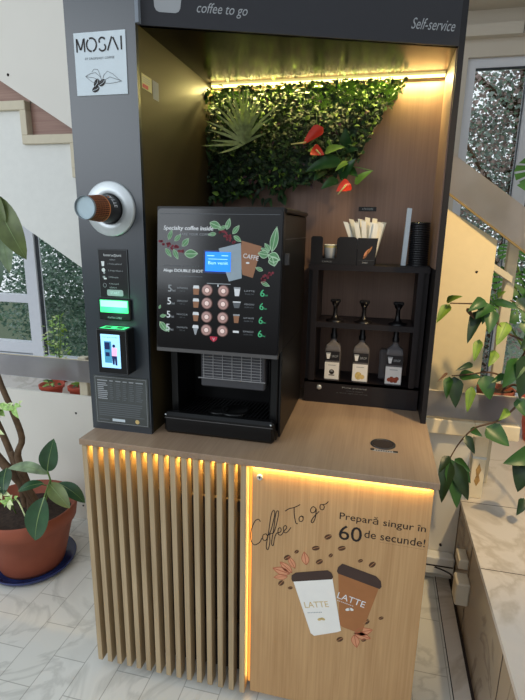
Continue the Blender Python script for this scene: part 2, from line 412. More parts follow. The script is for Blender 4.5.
def spline(pts, k=6):
    P = [Vector(p) for p in pts]; out = []
    for i in range(len(P) - 1):
        a, b, c, d = P[max(i - 1, 0)], P[i], P[i + 1], P[min(i + 2, len(P) - 1)]
        for j in range(k):
            t = j / k; out.append(.5 * ((2 * b) + (c - a) * t + (2 * a - 5 * b + 4 * c - d) * t * t + (3 * b - a - 3 * c + d) * t ** 3))
    out.append(P[-1]); return out

# ================================================================== SETTING
b = B('floor_marble'); b.box((-4.2, -3.6, -.1), (1.44, .96, 0)); struct(b.build('floor'))
# raised marble level behind the balustrade and along the right side
b = B('ledge_marble'); b.box((-4.2, .96, .0), (3.2, 2.25, .45)); struct(b.build('trim_1'))
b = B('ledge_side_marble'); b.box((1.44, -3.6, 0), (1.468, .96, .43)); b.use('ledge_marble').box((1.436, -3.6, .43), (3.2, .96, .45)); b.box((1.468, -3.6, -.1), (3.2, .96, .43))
b.use('hole_dark')
for yy in (.86, .37, -.25, -.9): b.box((1.437, yy - .0015, .4495), (3.2, yy + .0015, .4505))
for yy in (.55, .0, -.6): b.box((1.4385, yy - .001, 0), (1.44, yy + .001, .43))
struct(b.build('trim_2'))
b = B('ledge_marble'); b.box((1.365, -3.6, 0), (1.44, .96, .003)); b.use('hole_dark').box((1.362, -3.6, 0), (1.365, .96, .0034)); b.box((1.428, -3.6, .003), (1.44, .96, .0036)); struct(b.build('trim_3'))

# window wall
YW = 2.25
def wall_rect(b, x0, x1, z0, z1, y0=YW, y1=YW + .25): b.box((x0, y0, z0), (x1, y1, z1))
b = B('wall_cream')
wall_rect(b, -4.2, -3.2, .45, 3.4); wall_rect(b, -3.2, -.4, .45, .50); wall_rect(b, -3.2, -.4, 2.66, 3.4)
wall_rect(b, -.4, 1.43, .45, 3.4); wall_rect(b, 1.43, 3.2, .45, .50); wall_rect(b, 1.43, 3.2, 2.76, 3.4)
struct(b.build('wall_back'))
b = B('wall_cream'); b.box((1.25, 2.19, 2.86), (3.2, 2.25, 2.925)); b.use('hole_dark'); b.box((1.72, 2.186, 2.86), (1.723, 2.19, 2.925)); struct(b.build('trim_4'))
b = B('wall_cream'); b.box((-4.2, 1.95, 3.02), (3.2, 2.25, 3.4)); struct(b.build('trim_5'))
b = B('wall_cream'); b.box((-4.2, .9, 3.4), (3.2, 2.5, 3.5)); struct(b.build('ceiling'))
b = B('wall_cream'); b.box((3.2, -3.6, -.1), (3.35, 2.5, 3.4)); struct(b.build('wall_right'))

def window(name, x0, x1, z0, z1, bars, rails=()):
    fr = B('window_frame'); y0, y1 = YW + .03, YW + .10; t = .055
    fr.box((x0, y0, z0), (x1, y1, z0 + t)); fr.box((x0, y0, z1 - t), (x1, y1, z1)); fr.box((x0, y0, z0 + t), (x0 + t, y1, z1 - t)); fr.box((x1 - t, y0, z0 + t), (x1, y1, z1 - t))
    for xc, w in bars: fr.box((xc - w / 2, y0 - .012, z0), (xc + w / 2, y1, z1), .004)
    for a, c, zc, w in rails: fr.box((a, y0 - .01, zc - w / 2), (c, y1, zc + w / 2), .004)
    fr.use('gasket')
    for xc, w in bars: fr.box((xc + w / 2, y0 + .005, z0 + t), (xc + w / 2 + .008, y0 + .04, z1 - t)); fr.box((xc - w / 2 - .004, y0 + .005, z0 + t), (xc - w / 2, y0 + .04, z1 - t))
    fr.box((x0 + t, y0 + .005, z1 - t - .006), (x1 - t, y0 + .04, z1 - t))
    o = struct(fr.build(name)); g = B('glass'); g.box((x0 + t, y0 + .03, z0 + t), (x1 - t, y0 + .036, z1 - t)); g.build('pane', o); return o
window('window_1', -3.2, -.4, .50, 2.66, [(-1.93, .115), (-2.62, .06)], [(-3.2, -1.98, 1.06, .07), (-3.2, -1.98, .62, .10)])
window('window_2', 1.43, 3.2, .50, 2.76, [(1.835, .085), (2.6, .06)])
b = B('paper_white'); b.box((-3.2, 2.10, .45), (-.4, 2.26, .475), .004); struct(b.build('trim_6'))
b = B('paper_white'); b.box((1.40, 2.10, .45), (3.2, 2.26, .475), .004); struct(b.build('trim_7'))

# ================================================================== OUTDOORS
b = B('ground_green'); b.box((-14, 2.6, -1.3), (12, 16, -1.2)); struct(b.build('ground'))
def tree(label, x, y, blobs, n, mats, size, trunk_h):
    t = thing('tree', label, 'tree', (x, y, -1.2))
    tb = B('bark'); tb.tube([(x, y, -1.2), (x + .05, y, trunk_h * .5), (x - .05, y, trunk_h)], [.16, .12, .06], 8)
    for k in range(9):
        a = random.uniform(0, 2 * PI); z0 = random.uniform(.1, .9) * trunk_h; L = random.uniform(.6, 1.5)
        tb.tube([(x, y, z0), (x + math.cos(a) * L, y + math.sin(a) * L * .6, z0 + L * .5)], [.045, .015], 5)
    tb.build('trunk', t, (x, y, -1.2))
    fb = MB(); tot = sum(r ** 2 for *_, r in blobs)
    for bx, by, bz, r in blobs:
        for i in range(int(n * r * r / tot)):
            while True:
                d = Vector((random.uniform(-1, 1), random.uniform(-1, 1), random.uniform(-1, 1)))
                if .2 < d.length < 1: break
            c = Vector((bx, by, bz)) + d * r
            s = size * random.uniform(.5, 1.3); q = Vector((random.gauss(0, 1), random.gauss(0, 1), random.gauss(0, .6))).normalized(); w = q.orthogonal().normalized()
            w = (w * math.cos(i) + q.cross(w) * math.sin(i)) * s * .35; q = q * s
            fb.use(random.choice(mats)); fb.add([c - q * .5, c + w, c + q * .5, c - w], [(0, 1, 2, 3)])
    fb.build('crown', t, (x, y, -1.2)); return t
tree('tall dark conifer with hanging boughs outside the left window', -2.6, 5.2, [(-2.6, 5.2, -.1, .9), (-3.3, 5.0, .9, .8), (-2.2, 5.4, 1.0, .9), (-3.0, 5.3, 1.9, .8), (-2.3, 5.4, 2.4, .8), (-4.2, 5.6, .6, .9), (-1.5, 5.6, .2, .8), (-3.9, 5.6, 2.0, .8), (-3.6, 5, -.6, .8)], 46000, ['tree_leaf', 'tree_leaf_dark', 'tree_leaf_dark', 'tree_leaf_grey'], .06, 3.5)
tree('pale grey green leafy tree outside the right window', 2.5, 5.4, [(2.1, 5.2, 3.6, .9), (2.8, 5.4, 2.7, .9), (1.8, 5.4, 2.3, .8), (2.6, 5.3, 4.4, .9), (2.3, 5.3, 1.4, .9), (3.4, 5.4, 3.6, .9), (1.8, 5.2, 4.6, .7), (3.2, 5.4, 1.6, .8), (2.0, 5.3, .4, .8)], 52000, ['tree_leaf', 'tree_leaf_grey', 'tree_leaf_grey', 'tree_leaf_red', 'tree_leaf_red'], .055, 4.4)

# ================================================================== STAIRCASE AND BALUSTRADE (behind the kiosk)
st = thing('staircase', 'white sided staircase with timber treads descending behind the kiosk', 'staircase', (-.2, 1.0, .45))
L0 = (-.2, 1.0, .45)
def zl(x, z0, x0, s): return z0 + (x - x0) * s
run, rise = .2815, .167; steps = [(-.883 + run * i, 2.148 - rise * i) for i in range(-3, 7)]   # (riser x, tread z)
poly = []
for x, z in steps: poly += [(x, 1.02, z + rise), (x, 1.02, z)]
poly.append((steps[-1][0] + run, 1.02, steps[-1][1])); xe = steps[-1][0] + run
poly += [(xe, 1.02, zl(xe, 1.679, -.949, -.619)), (steps[0][0], 1.02, zl(steps[0][0], 1.679, -.949, -.619))]
b = B('wall_lower'); b.prism(poly, (0, .05, 0)); b.build('stringer', st, L0)
# soffit slab
b = B('wall_lower'); xs0, xs1 = steps[0][0], xe
b.prism([(xs0, 1.07, zl(xs0, 1.679, -.949, -.619)), (xs1, 1.07, zl(xs1, 1.679, -.949, -.619)), (xs1, 1.07, zl(xs1, 1.79, -.949, -.619)), (xs0, 1.07, zl(xs0, 1.79, -.949, -.619))], (0, .6, 0)); b.build('soffit', st, L0)
for x, z in steps:
    b = B('beam_cream'); b.box((x - .014, 1.0, z - .045), (x + run + .02, 1.66, z), .003); b.build('tread', st, L0)
    b = B('stair_wood'); b.box((x + .022, 1.045, z), (x + run + .02, 1.06, z + .16)); b.build('side_panel', st, L0)
    b = B('beam_cream'); b.box((x - .014, 1.0, z), (x + .022, 1.66, z + rise - .045), .002); b.build('riser', st, L0)
def board_bot(x): return zl(x, 2.174, -.596, -.604)
b = B('board_white'); x0, x1 = -1.9, .7
b.prism([(x0, .985, board_bot(x0)), (x1, .985, board_bot(x1)), (x1, .985, board_bot(x1) + .85), (x0, .985, board_bot(x0) + .85)], (0, .018, 0))
b.use('hole_dark'); 
for hx in (-.93, -1.4, -.2, .3): b.lathe((hx, .9845, board_bot(hx) + .055), (0, -1, 0), [(0, .007), (.001, .007), (.0012, 0)], 10)
b.build('balustrade_board', st, L0)
b = B('stair_panel_cream')
b.prism([(.72, .99, 2.11), (.72, .99, 1.36), (1.30, .99, .93), (1.38, .99, .915), (1.448, .99, .95), (1.475, .99, 1.02), (1.475, .99, 1.661)], (0, .018, 0))
b.use('hole_dark').lathe((1.405, .9895, 1.52), (0, -1, 0), [(0, .006), (.001, .006), (.0012, 0)], 10); b.build('balustrade_panel', st, L0)
b = B('frosted'); b.prism([(.6, .95, 2.47), (1.85, .95, 1.595), (1.85, .95, 1.42), (.6, .95, 2.32)], (0, .012, 0)); b.use('brass_dull').prism([(.6, .948, 2.325), (1.85, .948, 1.425), (1.85, .948, 1.415), (.6, .948, 2.315)], (0, .016, 0)); b.build('handrail_band', st, L0)
b = B('beam_cream'); b.box((1.545, 1.075, .45), (1.590, 1.115, 1.66), .003); b.build('post', st, L0)
b = B('beam_cream'); b.prism([(1.475, 1.0, 1.56), (1.475, 1.0, 1.53), (1.56, 1.0, 1.475), (1.56, 1.0, 1.505)], (0, .08, 0)); b.build('brace', st, L0)

bl = thing('balustrade', 'low white board balustrade with translucent handrail band behind the kiosk', 'balustrade', (.2, .88, 0))
LB = (.2, .88, 0)
b = B('board_white'); b.box((-1.9, .88, .0), (-.43, .898, .775), .001); b.box((-.425, .88, .0), (1.245, .898, .775), .001)
b.use('hole_dark')
for hx, hz in ((-.62, .67), (-1.3, .67), (1.37, .19), (-.62, .09)): b.lathe((hx, .8795, hz), (0, -1, 0), [(0, .006), (.001, .006), (.0012, 0)], 10)
b.build('board', bl, LB)
b = B('board_white'); b.box((1.25, .88, .0), (1.438, .898, .775)); b.box((1.438, .88, .451), (1.450, .898, .775)); b.use('hole_dark').lathe((1.372, .8795, .185), (0, -1, 0), [(0, .006), (.001, .006), (.0012, 0)], 10); b.build('side_board', bl, LB)
b = B('frosted'); b.box((-2.2, .85, .868), (1.64, .862, .99)); b.use('beam_cream'); b.box((-2.2, .851, .988), (1.64, .861, .992)); b.build('handrail_band', bl, LB)
b = B('post_cream'); b.box((.9, .845, .785), (1.45, .905, .856), .004); b.box((1.45, .845, .785), (1.64, 1.07, .856), .004); b.build('rail_plank', bl, LB)
b = B('post_cream'); b.box((1.472, .905, .451), (1.532, .965, .785), .003); b.use('steel').box((1.4715, .904, .655), (1.5325, .966, .667)); b.use('pattern_brown')
pts = [(1.492, .60), (1.505, .635), (1.516, .60), (1.508, .575), (1.516, .545), (1.502, .515), (1.490, .54), (1.497, .57)]
b.prism([(x, .9035, z) for x, z in pts], (0, .002, 0)); b.build('post', bl, LB)
for x in (-1.88, -.6, .3): 
    b = B('beam_cream'); b.box((x, .90, .451 if x < -5 else 0), (x + .05, .945, .99), .003); b.build('post', bl, LB)

# socket box and cable trunking at the foot of the marble ledge
t = thing('junction_box', 'small beige plastic junction box on the side of the marble ledge', 'junction box', (1.41, .53, .17))
b = B('plastic_beige'); b.box((1.385, .49, .17), (1.44, .57, .275), .005); b.build('casing', t, (1.41, .53, .17))
b = B('plastic_beige'); b.box((1.40, .575, .285), (1.44, .66, .33), .003); b.build('upper_casing', t, (1.41, .53, .17))
b = B('hole_dark'); b.tube([Vector(p) for p in spline([(1.41, .57, .22), (1.40, .62, .17), (1.40, .70, .16), (1.35, .82, .10), (1.27, .84, .10)])], .004, 6); b.build('cable', t, (1.41, .53, .17))
b = B('trunking'); b.box((1.0, .82, .06), (1.435, .879, .155), .006); b.use('hole_dark').box((1.0, .8195, .105), (1.43, .8205, .113)); tag(b.build('cable_trunking', None, (1.2, .85, .06)), 'white cable trunking with black line at the foot of the board', 'cable trunking')

# ================================================================== BASE CABINET
H = .9715
cab = thing('base_cabinet', 'light oak kiosk base cabinet with vertical slats and printed door', 'cabinet', (.6, .3, .0)); LC = (.6, .3, 0)
b = B('oak_slat'); b.box((.012, .10, .012), (.028, .76, H - .024)); b.box((1.172, .045, .03), (1.188, .76, H - .024)); b.box((.012, .744, .012), (1.188, .76, H - .024)); b.box((.028, .10, .06), (1.172, .744, .076)); b.box((.602, .055, .03), (.640, .744, H - .0245))
b.build('carcass', cab, LC)
b = B('dark_backing'); b.box((.028, .088, .04), (.60, .10, H - .0245)); b.build('backing_board', cab, LC)
b = B('oak_slat')
for i in range(15):
    x = .0075 + i * .04136; b.box((x, .004, .03), (x + .0195, .046, H - .0250), .0012)
b.build('slat_screen', cab, LC)
for zz in (.25, .75): b = B('dark_backing'); b.box((.01, .046, zz), (.60, .060, zz + .04)); b.build('batten', cab, LC)
b = B('led_warm'); b.box((.03, .064, H - .030), (.60, .074, H - .0255)); b.box((.64, .004, H - .030), (1.17, .010, H - .0255)); b.build('led_strip', cab, LC)
b = B('led_gap'); b.box((.607, .050, .04), (.6215, .0545, H - .030)); b.build('gap_light_strip', cab, LC)
b = B('steel_dark'); b.box((.63, .07, 0), (1.16, .085, .05)); b.build('plinth', cab, LC)
door = (lambda q: q.build('door', cab, LC))((lambda q: (q.box((.6225, .02, .03), (1.188, .038, H - .0345), .001), q)[1])(B('oak_door')))
b = B('steel'); b.lathe((.648, .02, .906), (0, -1, 0), [(0, .0105), (.004, .0105), (.006, .008), (.0062, .005), (.004, .0045), (.004, 0)], 20); b.use('hole_dark').box((.6465, .0135, .902), (.6495, .0155, .910)); b.build('lock', door, LC)

d = Draw((0, .02, 0), (1, 0, 0), (0, 0, 1))
# handwriting
def hand(pts, w=.0027): d.stroke([(p.x, p.y) for p in spline([Vector((a, b_, 0)) for a, b_ in pts], 6)], w, 'ink_black', .0008)
hand([(.652, .742), (.645, .750), (.632, .738), (.620, .700), (.621, .664), (.633, .650), (.650, .662), (.658, .680)])
hand([(.672, .700), (.662, .692), (.662, .676), (.672, .674), (.678, .690), (.672, .700), (.680, .695), (.690, .720), (.700, .778), (.696, .792), (.688, .770), (.680, .700), (.674, .652), (.680, .640), (.686, .668), (.686, .700), (.700, .712), (.712, .770), (.712, .792), (.704, .780), (.698, .720), (.692, .668), (.698, .660), (.702, .690), (.708, .708)])
hand([(.708, .708), (.722, .716), (.722, .730), (.714, .726), (.714, .706), (.724, .704), (.734, .722), (.742, .734), (.738, .742), (.731, .734), (.734, .716), (.744, .718), (.756, .738)])
hand([(.735, .795), (.748, .806), (.766, .814), (.784, .827)])
hand([(.764, .812), (.766, .785), (.772, .757), (.778, .757)])
hand([(.789, .786), (.782, .778), (.784, .766), (.793, .768), (.795, .780), (.789, .786), (.797, .783)])
hand([(.836, .820), (.826, .826), (.818, .814), (.822, .803), (.832, .808), (.836, .820), (.835, .790), (.828, .768), (.822, .772), (.830, .790), (.846, .812)])
hand([(.857, .838), (.849, .836), (.849, .822), (.858, .820), (.862, .832), (.857, .838), (.866, .842), (.874, .852)])
d.build('handwritten_lettering', door, LC); d = Draw((0, .02, 0), (1, 0, 0), (0, 0, 1))
d.text('Prepar\u0103 singur \u00een', .912, .788, 1.176, .822, 'ink_black', rot=-.012)
d.text('60', .913, .722, .985, .775, 'ink_black', bold=.0006)
d.text('de secunde!', .993, .742, 1.178, .770, 'ink_black', rot=-.01)
for i in range(34): d.rect(1.045 + i * .0039, .7335 - i * .00008, 1.0465 + i * .0039, .7345 - i * .00008, 'ink_black')
d.build('slogan_lettering', door, LC); d = Draw((0, .02, 0), (1, 0, 0), (0, 0, 1))
for u, v in ((.879, .724), (.841, .675), (.778, .650), (.747, .622), (.855, .626), (.891, .657), (.925, .690), (.987, .655), (1.025, .648), (.729, .518), (.761, .505), (1.020, .426), (1.067, .452), (.938, .336), (1.017, .352)):
    s = .0135 if (u, v) not in ((.778, .650), (.987, .655), (.891, .657), (1.017, .352), (1.067, .452), (.761, .505)) else .009
    a = .35 + (u * 37 % 1) * .6; d.disc(u, v, s, 'bean_brown', .0006, s * .62, a)
    d.stroke([(u - s * math.cos(a), v - s * math.sin(a)), (u + s * .1, v + s * .15), (u + s * math.cos(a), v + s * math.sin(a))], s * .16, 'bean_line', .0009)
for u, v, L, w, a in ((.757, .560, .06, .03, 2.95), (.765, .566, .055, .026, 2.45), (.812, .606, .05, .024, 1.75), (.775, .585, .05, .02, 2.1), (.985, .372, .065, .03, .45), (.985, .372, .055, .028, -.15), (.985, .365, .05, .026, -1.35), (.75, .548, .05, .02, 3.4)):
    d.leaf(u, v, L, w, a, 'leaf_print', 'leaf_print_line', .0005)
d.build('bean_and_leaf_print', door, LC); d = Draw((0, .02, 0), (1, 0, 0), (0, 0, 1))
# brown printed cup, tilted right, then the white one in front of it
d.poly([(.919, .596), (1.052, .565), (1.010, .384), (1.000, .376), (.945, .388), (.933, .396)], 'cup_brown_print', .0008)
d.poly([(.914, .602), (.917, .618), (.930, .634), (1.040, .608), (1.056, .592), (1.060, .572), (1.054, .562), (.918, .594)], 'lid_brown', .0010)
d.text('LATTE', .919, .500, 1.012, .524, 'ink_white', .0012, rot=-.22)
for k in range(9): d.rect(.921 + k * .0062, .489 - k * .0014, .925 + k * .0062, .4915 - k * .0014, 'ink_white', .0012)
d.poly([(.770, .536), (.901, .572), (.940, .372), (.928, .364), (.850, .330), (.838, .338)], 'cup_white_print', .0013)
d.poly([(.764, .542), (.764, .556), (.778, .570), (.884, .600), (.897, .592), (.903, .578), (.899, .568), (.768, .532)], 'lid_brown', .0016)
d.text('LATTE', .815, .437, .898, .460, 'gold_print', .0016, rot=.26)
for k in range(9): d.rect(.824 + k * .0055, .418 + k * .0015, .828 + k * .0055, .421 + k * .0015, 'ink_grey', .0016)
d.disc(.866, .402, .008, 'gold_print', .0016, .005, .6); d.disc(.877, .406, .008, 'gold_print', .0016, .005, -.3)
d.disc(.958, .462, .009, 'paper_white', .0012, .005, .5); d.disc(.969, .465, .008, 'paper_white', .0012, .005, -.3)
d.build('cup_picture', door, LC)

b = B('oak_top')
b.box((0, 0, H - .0225), (1.2, .79, H), .0022)
ct = b.build('countertop', None, (.6, .4, H)); tag(ct, 'continuous grey oak countertop on the kiosk base cabinet', 'countertop')
cut = bpy.data.objects.new('waste_hole_cutter', None)
bpy.data.objects.remove(cut)
wr = B('steel_dark'); wr.lathe((1.035, .237, H), (0, 0, 1), [(.0, .043), (.003, .0425), (.0045, .040), (.003, .037), (.0012, .036)], 36)
wr.use('hole_dark').lathe((1.035, .237, H), (0, 0, 1), [(.0012, .036), (.001, .02), (.001, 0)], 36)
ring = wr.build('waste_ring', ct, (.6, .4, H)); ring.location = Vector((0, 0, 0))
dd = Draw((0, 0, H), (1, 0, 0), (0, 1, 0)); dd.rect(1.000, .176, 1.082, .190, 'ink_grey', .0005); dd.rect(.993, .180, 1.006, .196, 'ink_black', .0006); dd.rect(1.068, .179, 1.084, .193, 'ink_black', .0007)
for i in range(7): dd.rect(1.011 + i * .008, .180, 1.016 + i * .008, .187, 'ink_black', .0007)
o = dd.build('waste_sticker', ct, (.6, .4, H)); o.location = Vector((0, 0, 0))

# ================================================================== KIOSK HOUSING
ZT = 2.62; ZH = 2.2757
hs = thing('kiosk_housing', 'tall dark grey kiosk housing with side column, lit niche and slanted header', 'kiosk', (.6, .45, H)); LH = (.6, .45, H)
b = B('column_grey'); b.box((-.005, .1014, H), (.2288, .118, ZT)); b.box((-.005, .118, H), (.012, .79, ZT)); b.build('side_column', hs, LH)
b = B('inner_black'); b.box((.2138, .118, H), (.2288, .79, ZT)); b.build('inner_side_panel', hs, LH)
b = B('oak_back'); b.box((.2288, .788, H), (1.1766, .804, ZT)); b.build('back_panel', hs, LH)
b = B('panel_black'); b.box((1.1766, .4723, H), (1.1954, .804, ZT)); rp = b.build('right_side_panel', hs, LH)
b = B('oak_back'); b.box((1.1726, .49, 1.56), (1.1766, .788, ZH)); b.build('inner_wood_lining', hs, LH)
hA = Vector((.2288, .1184, 0)); hB = Vector((1.1766, .4723, 0)); hU = (hB - hA).normalized(); hN = Vector((hU.y, -hU.x, 0))
b = B('ceiling_black'); b.prism([(.2288, .125, ZH), (1.1766, .478, ZH), (1.1766, .788, ZH), (.2288, .788, ZH)], (0, 0, .018)); b.build('niche_ceiling', hs, LH)
b = B('header_grey'); b.prism([hA + Vector((0, 0, ZH)), hB + Vector((0, 0, ZH)), hB - hN * .018 + Vector((0, 0, ZH)), hA - hN * .018 + Vector((0, 0, ZH))], (0, 0, ZT - ZH))
hd = b.build('header_board', hs, LH)
b = B('lit_edge_grey'); b.box((.2288, .1014, ZH), (.240, .117, ZT)); b.build('lit_column_edge', hs, LH)  # lit side edge of the column, its brightness put into a lighter grey
b = B('led'); b.box((.235, .762, ZH - .0085), (1.170, .775, ZH - .0005)); b.build('led_strip', hs, LH)
d = Draw((.2288, .1184, ZH), hU, (0, 0, 1)); d.O = d.O + hN * 0
d.poly([(.047, .085), (.050, .050), (.055, .041), (.064, .037), (.112, .037), (.121, .041), (.126, .050), (.131, .085)], 'ink_grey', .0008)
d.build('header_cup_emblem', hd, LH); d = Draw((.2288, .1184, ZH), hU, (0, 0, 1))
d.text('coffee to go', .170, .034, .322, .070, 'ink_grey', shear=.28)
d.build('header_lettering', hd, LH); d = Draw((.2288, .1184, ZH), hU, (0, 0, 1))
d.text('Self-service', .846, .040, .990, .072, 'ink_grey', shear=.28)
d.build('header_lettering', hd, LH)
d = Draw((.2288, 0, 0), (0, 1, 0), (0, 0, 1))
d.rect(.128, 2.108, .198, 2.150, 'sticker_cream'); d.rect(.132, 2.111, .172, 2.122, 'ink_red', .0009)
for k in range(3): d.rect(.134, 2.128 + k * .006, .185, 2.130 + k * .006, 'ink_grey', .0009)
d.rect(.206, 2.095, .250, 2.150, 'ink_grey', .0004); d.build('inner_stickers', hs, LH)
b = B('sign_black'); b.box((.876, .786, 1.771), (.949, .788, 1.789)); o = b.build('niche_label', hs, LH)
d = Draw((0, .786, 0), (1, 0, 0), (0, 0, 1)); d.text('ATINGERE', .890, 1.776, .936, 1.784, 'ink_grey'); d.build('lettering', o, LH)

# ---- signs on the column
YC = .1014
def plate(name, label, u0, z0, u1, z1, m, cat, thick=.003):
    t = thing(name, label, cat, ((u0 + u1) / 2, YC, z0)); b = B(m); b.box((u0, YC - thick, z0), (u1, YC, z1), .0006); b.build('plate', t, t.location)
    return t, Draw((0, YC - thick, 0), (1, 0, 0), (0, 0, 1))
t, d = plate('brand_sign', 'square pale sign with MOSAI lettering and leaf drawing at top of column', .024, 2.085, .197, 2.259, 'sticker_white', 'sign')
lw = .0048; K = 'ink_black'
def S(*p, w=lw): d.stroke(list(p), w, K)
zb, zt = 2.206, 2.243
S((.034, zb), (.034, zt)); S((.0355, zt - .002), (.046, zb + .006)); S((.048, zb + .006), (.058, zt - .002)); S((.060, zb), (.060, zt))
for a0, a1 in ((-1.35, 2.0), (2.25, 4.7)):
    S(*[(.084 + .0165 * math.cos(a0 + (a1 - a0) * i / 10), (zb + zt) / 2 + .018 * math.sin(a0 + (a1 - a0) * i / 10)) for i in range(11)])
S(*[(.120 + .010 * math.cos(a), 2.2335 + .0085 * math.sin(a)) for a in [.35 + i * .38 for i in range(10)]])
S(*[(.120 + .011 * math.cos(a), 2.2155 + .0095 * math.sin(a)) for a in [-2.9 + i * .38 for i in range(11)]])
S((.137, zb), (.1525, zt)); S((.156, zt - .002), (.172, zb)); S((.183, zb), (.183, zt))
d.text('BY DROPSHOT COFFEE', .060, 2.184, .158, 2.190, 'ink_dim')
def outline(pts, w=.0012): d.stroke(pts, w, 'ink_dim', closed=False)
outline([(.058, 2.139), (.075, 2.146), (.092, 2.148), (.108, 2.135), (.112, 2.122), (.098, 2.118), (.080, 2.122), (.066, 2.132), (.058, 2.139)])
outline([(.112, 2.122), (.120, 2.140), (.132, 2.150), (.150, 2.142), (.168, 2.127), (.180, 2.121), (.160, 2.118), (.138, 2.116), (.118, 2.118)])
outline([(.080, 2.150), (.088, 2.158), (.100, 2.156), (.106, 2.144), (.110, 2.130)]); outline([(.112, 2.122), (.140, 2.134), (.176, 2.122)]); outline([(.060, 2.138), (.085, 2.134), (.108, 2.124)])
for u, v, a in ((.094, 2.119, 1.0), (.113, 2.119, .6), (.090, 2.102, .35)):
    d.disc(u, v, .013, 'ink_black', .0008, .0085, a); d.stroke([(u - .011 * math.cos(a), v - .011 * math.sin(a)), (u + .002, v - .001), (u + .011 * math.cos(a), v + .011 * math.sin(a))], .0012, 'sticker_white', .0011)
d.build('print', t, t.location)

t, d = plate('instruction_sign', 'black sign of white instructions with icons below the cup dispenser', .060, 1.456, .169, 1.619, 'sign_black', 'sign')
d.frame(.062, 1.458, .167, 1.617, .0014, 'ink_dim'); d.text('Instruc\u021biuni', .082, 1.593, .146, 1.604, 'ink_white'); d.text('utilizare', .102, 1.583, .124, 1.588, 'ink_grey')
for k, (s1, s2) in enumerate((('1 Pune paharul', None), ('2 Alege b\u0103utura', None), ('3 Pl\u0103te\u0219te', None), ('4 A\u0219teapt\u0103', 'b\u0103utura'))):
    z = 1.567 - k * .022; d.text(s1, .096, z, .096 + .0036 * len(s1), z + .007, 'ink_grey')
    if s2: d.text(s2, .098, z - .011, .124, z - .005, 'ink_grey')
d.poly([(.073, 1.563), (.081, 1.563), (.083, 1.579), (.071, 1.579)], 'ink_white'); d.disc(.078, 1.550, .0065, 'ink_white'); d.disc(.080, 1.541, .004, 'ink_grey'); d.rect(.074, 1.524, .083, 1.530, 'ink_grey'); d.rect(.078, 1.519, .088, 1.524, 'ink_white')
d.stroke([(.080 + .006 * math.cos(a), 1.499 + .007 * math.sin(a)) for a in [i * .63 for i in range(10)]], .0012, 'ink_grey', closed=True)
d.poly([(.090, 1.464), (.144, 1.464), (.147, 1.468), (.147, 1.481), (.143, 1.485), (.090, 1.485), (.087, 1.481), (.087, 1.468)], 'ink_grey', .0008); d.text('START', .100, 1.470, .134, 1.479, 'sticker_white', .0012); d.build('print', t, t.location)

t = thing('card_reader', 'small contactless card reader glowing green on the column', 'card reader', (.117, YC, 1.39)); 
b = B('sign_black'); b.box((.056, YC - .012, 1.382), (.174, YC, 1.455), .003); b.build('housing', t, t.location)
b = B('green_lit'); b.box((.063, YC - .0145, 1.408), (.168, YC - .012, 1.451), .001); b.use('green_hot').box((.066, YC - .0149, 1.428), (.165, YC - .0145, 1.449)); b.build('lit_window', t, t.location)
d = Draw((0, YC - .012, 0), (1, 0, 0), (0, 0, 1)); d.text('PLATA CARD', .090, 1.388, .142, 1.394, 'ink_grey'); d.build('lettering', t, t.location)
gl = bpy.data.lights.new('card_reader_glow', 'POINT'); gl.energy = .18; gl.color = (.2, 1, .5); gl.shadow_soft_size = .03; go = bpy.data.objects.new('card_reader_glow', gl); COL.objects.link(go); go.location = (.117, YC - .05, 1.425)

t = thing('payment_terminal', 'boxy black payment terminal with lit blue screen on the column', 'payment terminal', (.122, YC, 1.2))
b = B('machine_black'); b.box((.066, .046, 1.203), (.180, YC, 1.360), .004); b.build('housing', t, t.location)
b = B('green_lit'); b.box((.078, .052, 1.3602), (.168, .092, 1.3608)); b.use('hole_dark').box((.088, .06, 1.3608), (.112, .08, 1.3615)); b.box((.132, .06, 1.3608), (.156, .08, 1.3615)); b.build('green_top_sheet', t, t.location)  # greenish top of the terminal as a thin emissive green sheet
d = Draw((0, .046, 0), (1, 0, 0), (0, 0, 1)); d.rect(.071, .0, .071, .0, 'sign_black'); d.frame(.070, 1.207, .176, 1.356, .0012, 'ink_dim')
d.rect(.083, 1.226, .154, 1.342, 'screen_blue', .0008); d.rect(.095, 1.243, .122, 1.318, 'screen_teal', .0011); d.rect(.097, 1.290, .116, 1.314, 'screen_navy', .0013); d.rect(.099, 1.266, .114, 1.280, 'screen_navy', .0013)
d.disc(.131, 1.303, .0055, 'screen_navy', .0013); d.poly([(.122, 1.268), (.140, 1.268), (.143, 1.296), (.124, 1.298)], 'screen_pink', .0013); d.poly([(.124, 1.238), (.131, 1.238), (.133, 1.268), (.122, 1.268)], 'screen_navy', .0013); d.poly([(.134, 1.236), (.141, 1.236), (.141, 1.268), (.132, 1.268)], 'screen_navy', .0013)
d.text('Apropie cardul', .090, 1.329, .146, 1.335, 'screen_teal', .0012); d.build('screen', t, t.location)

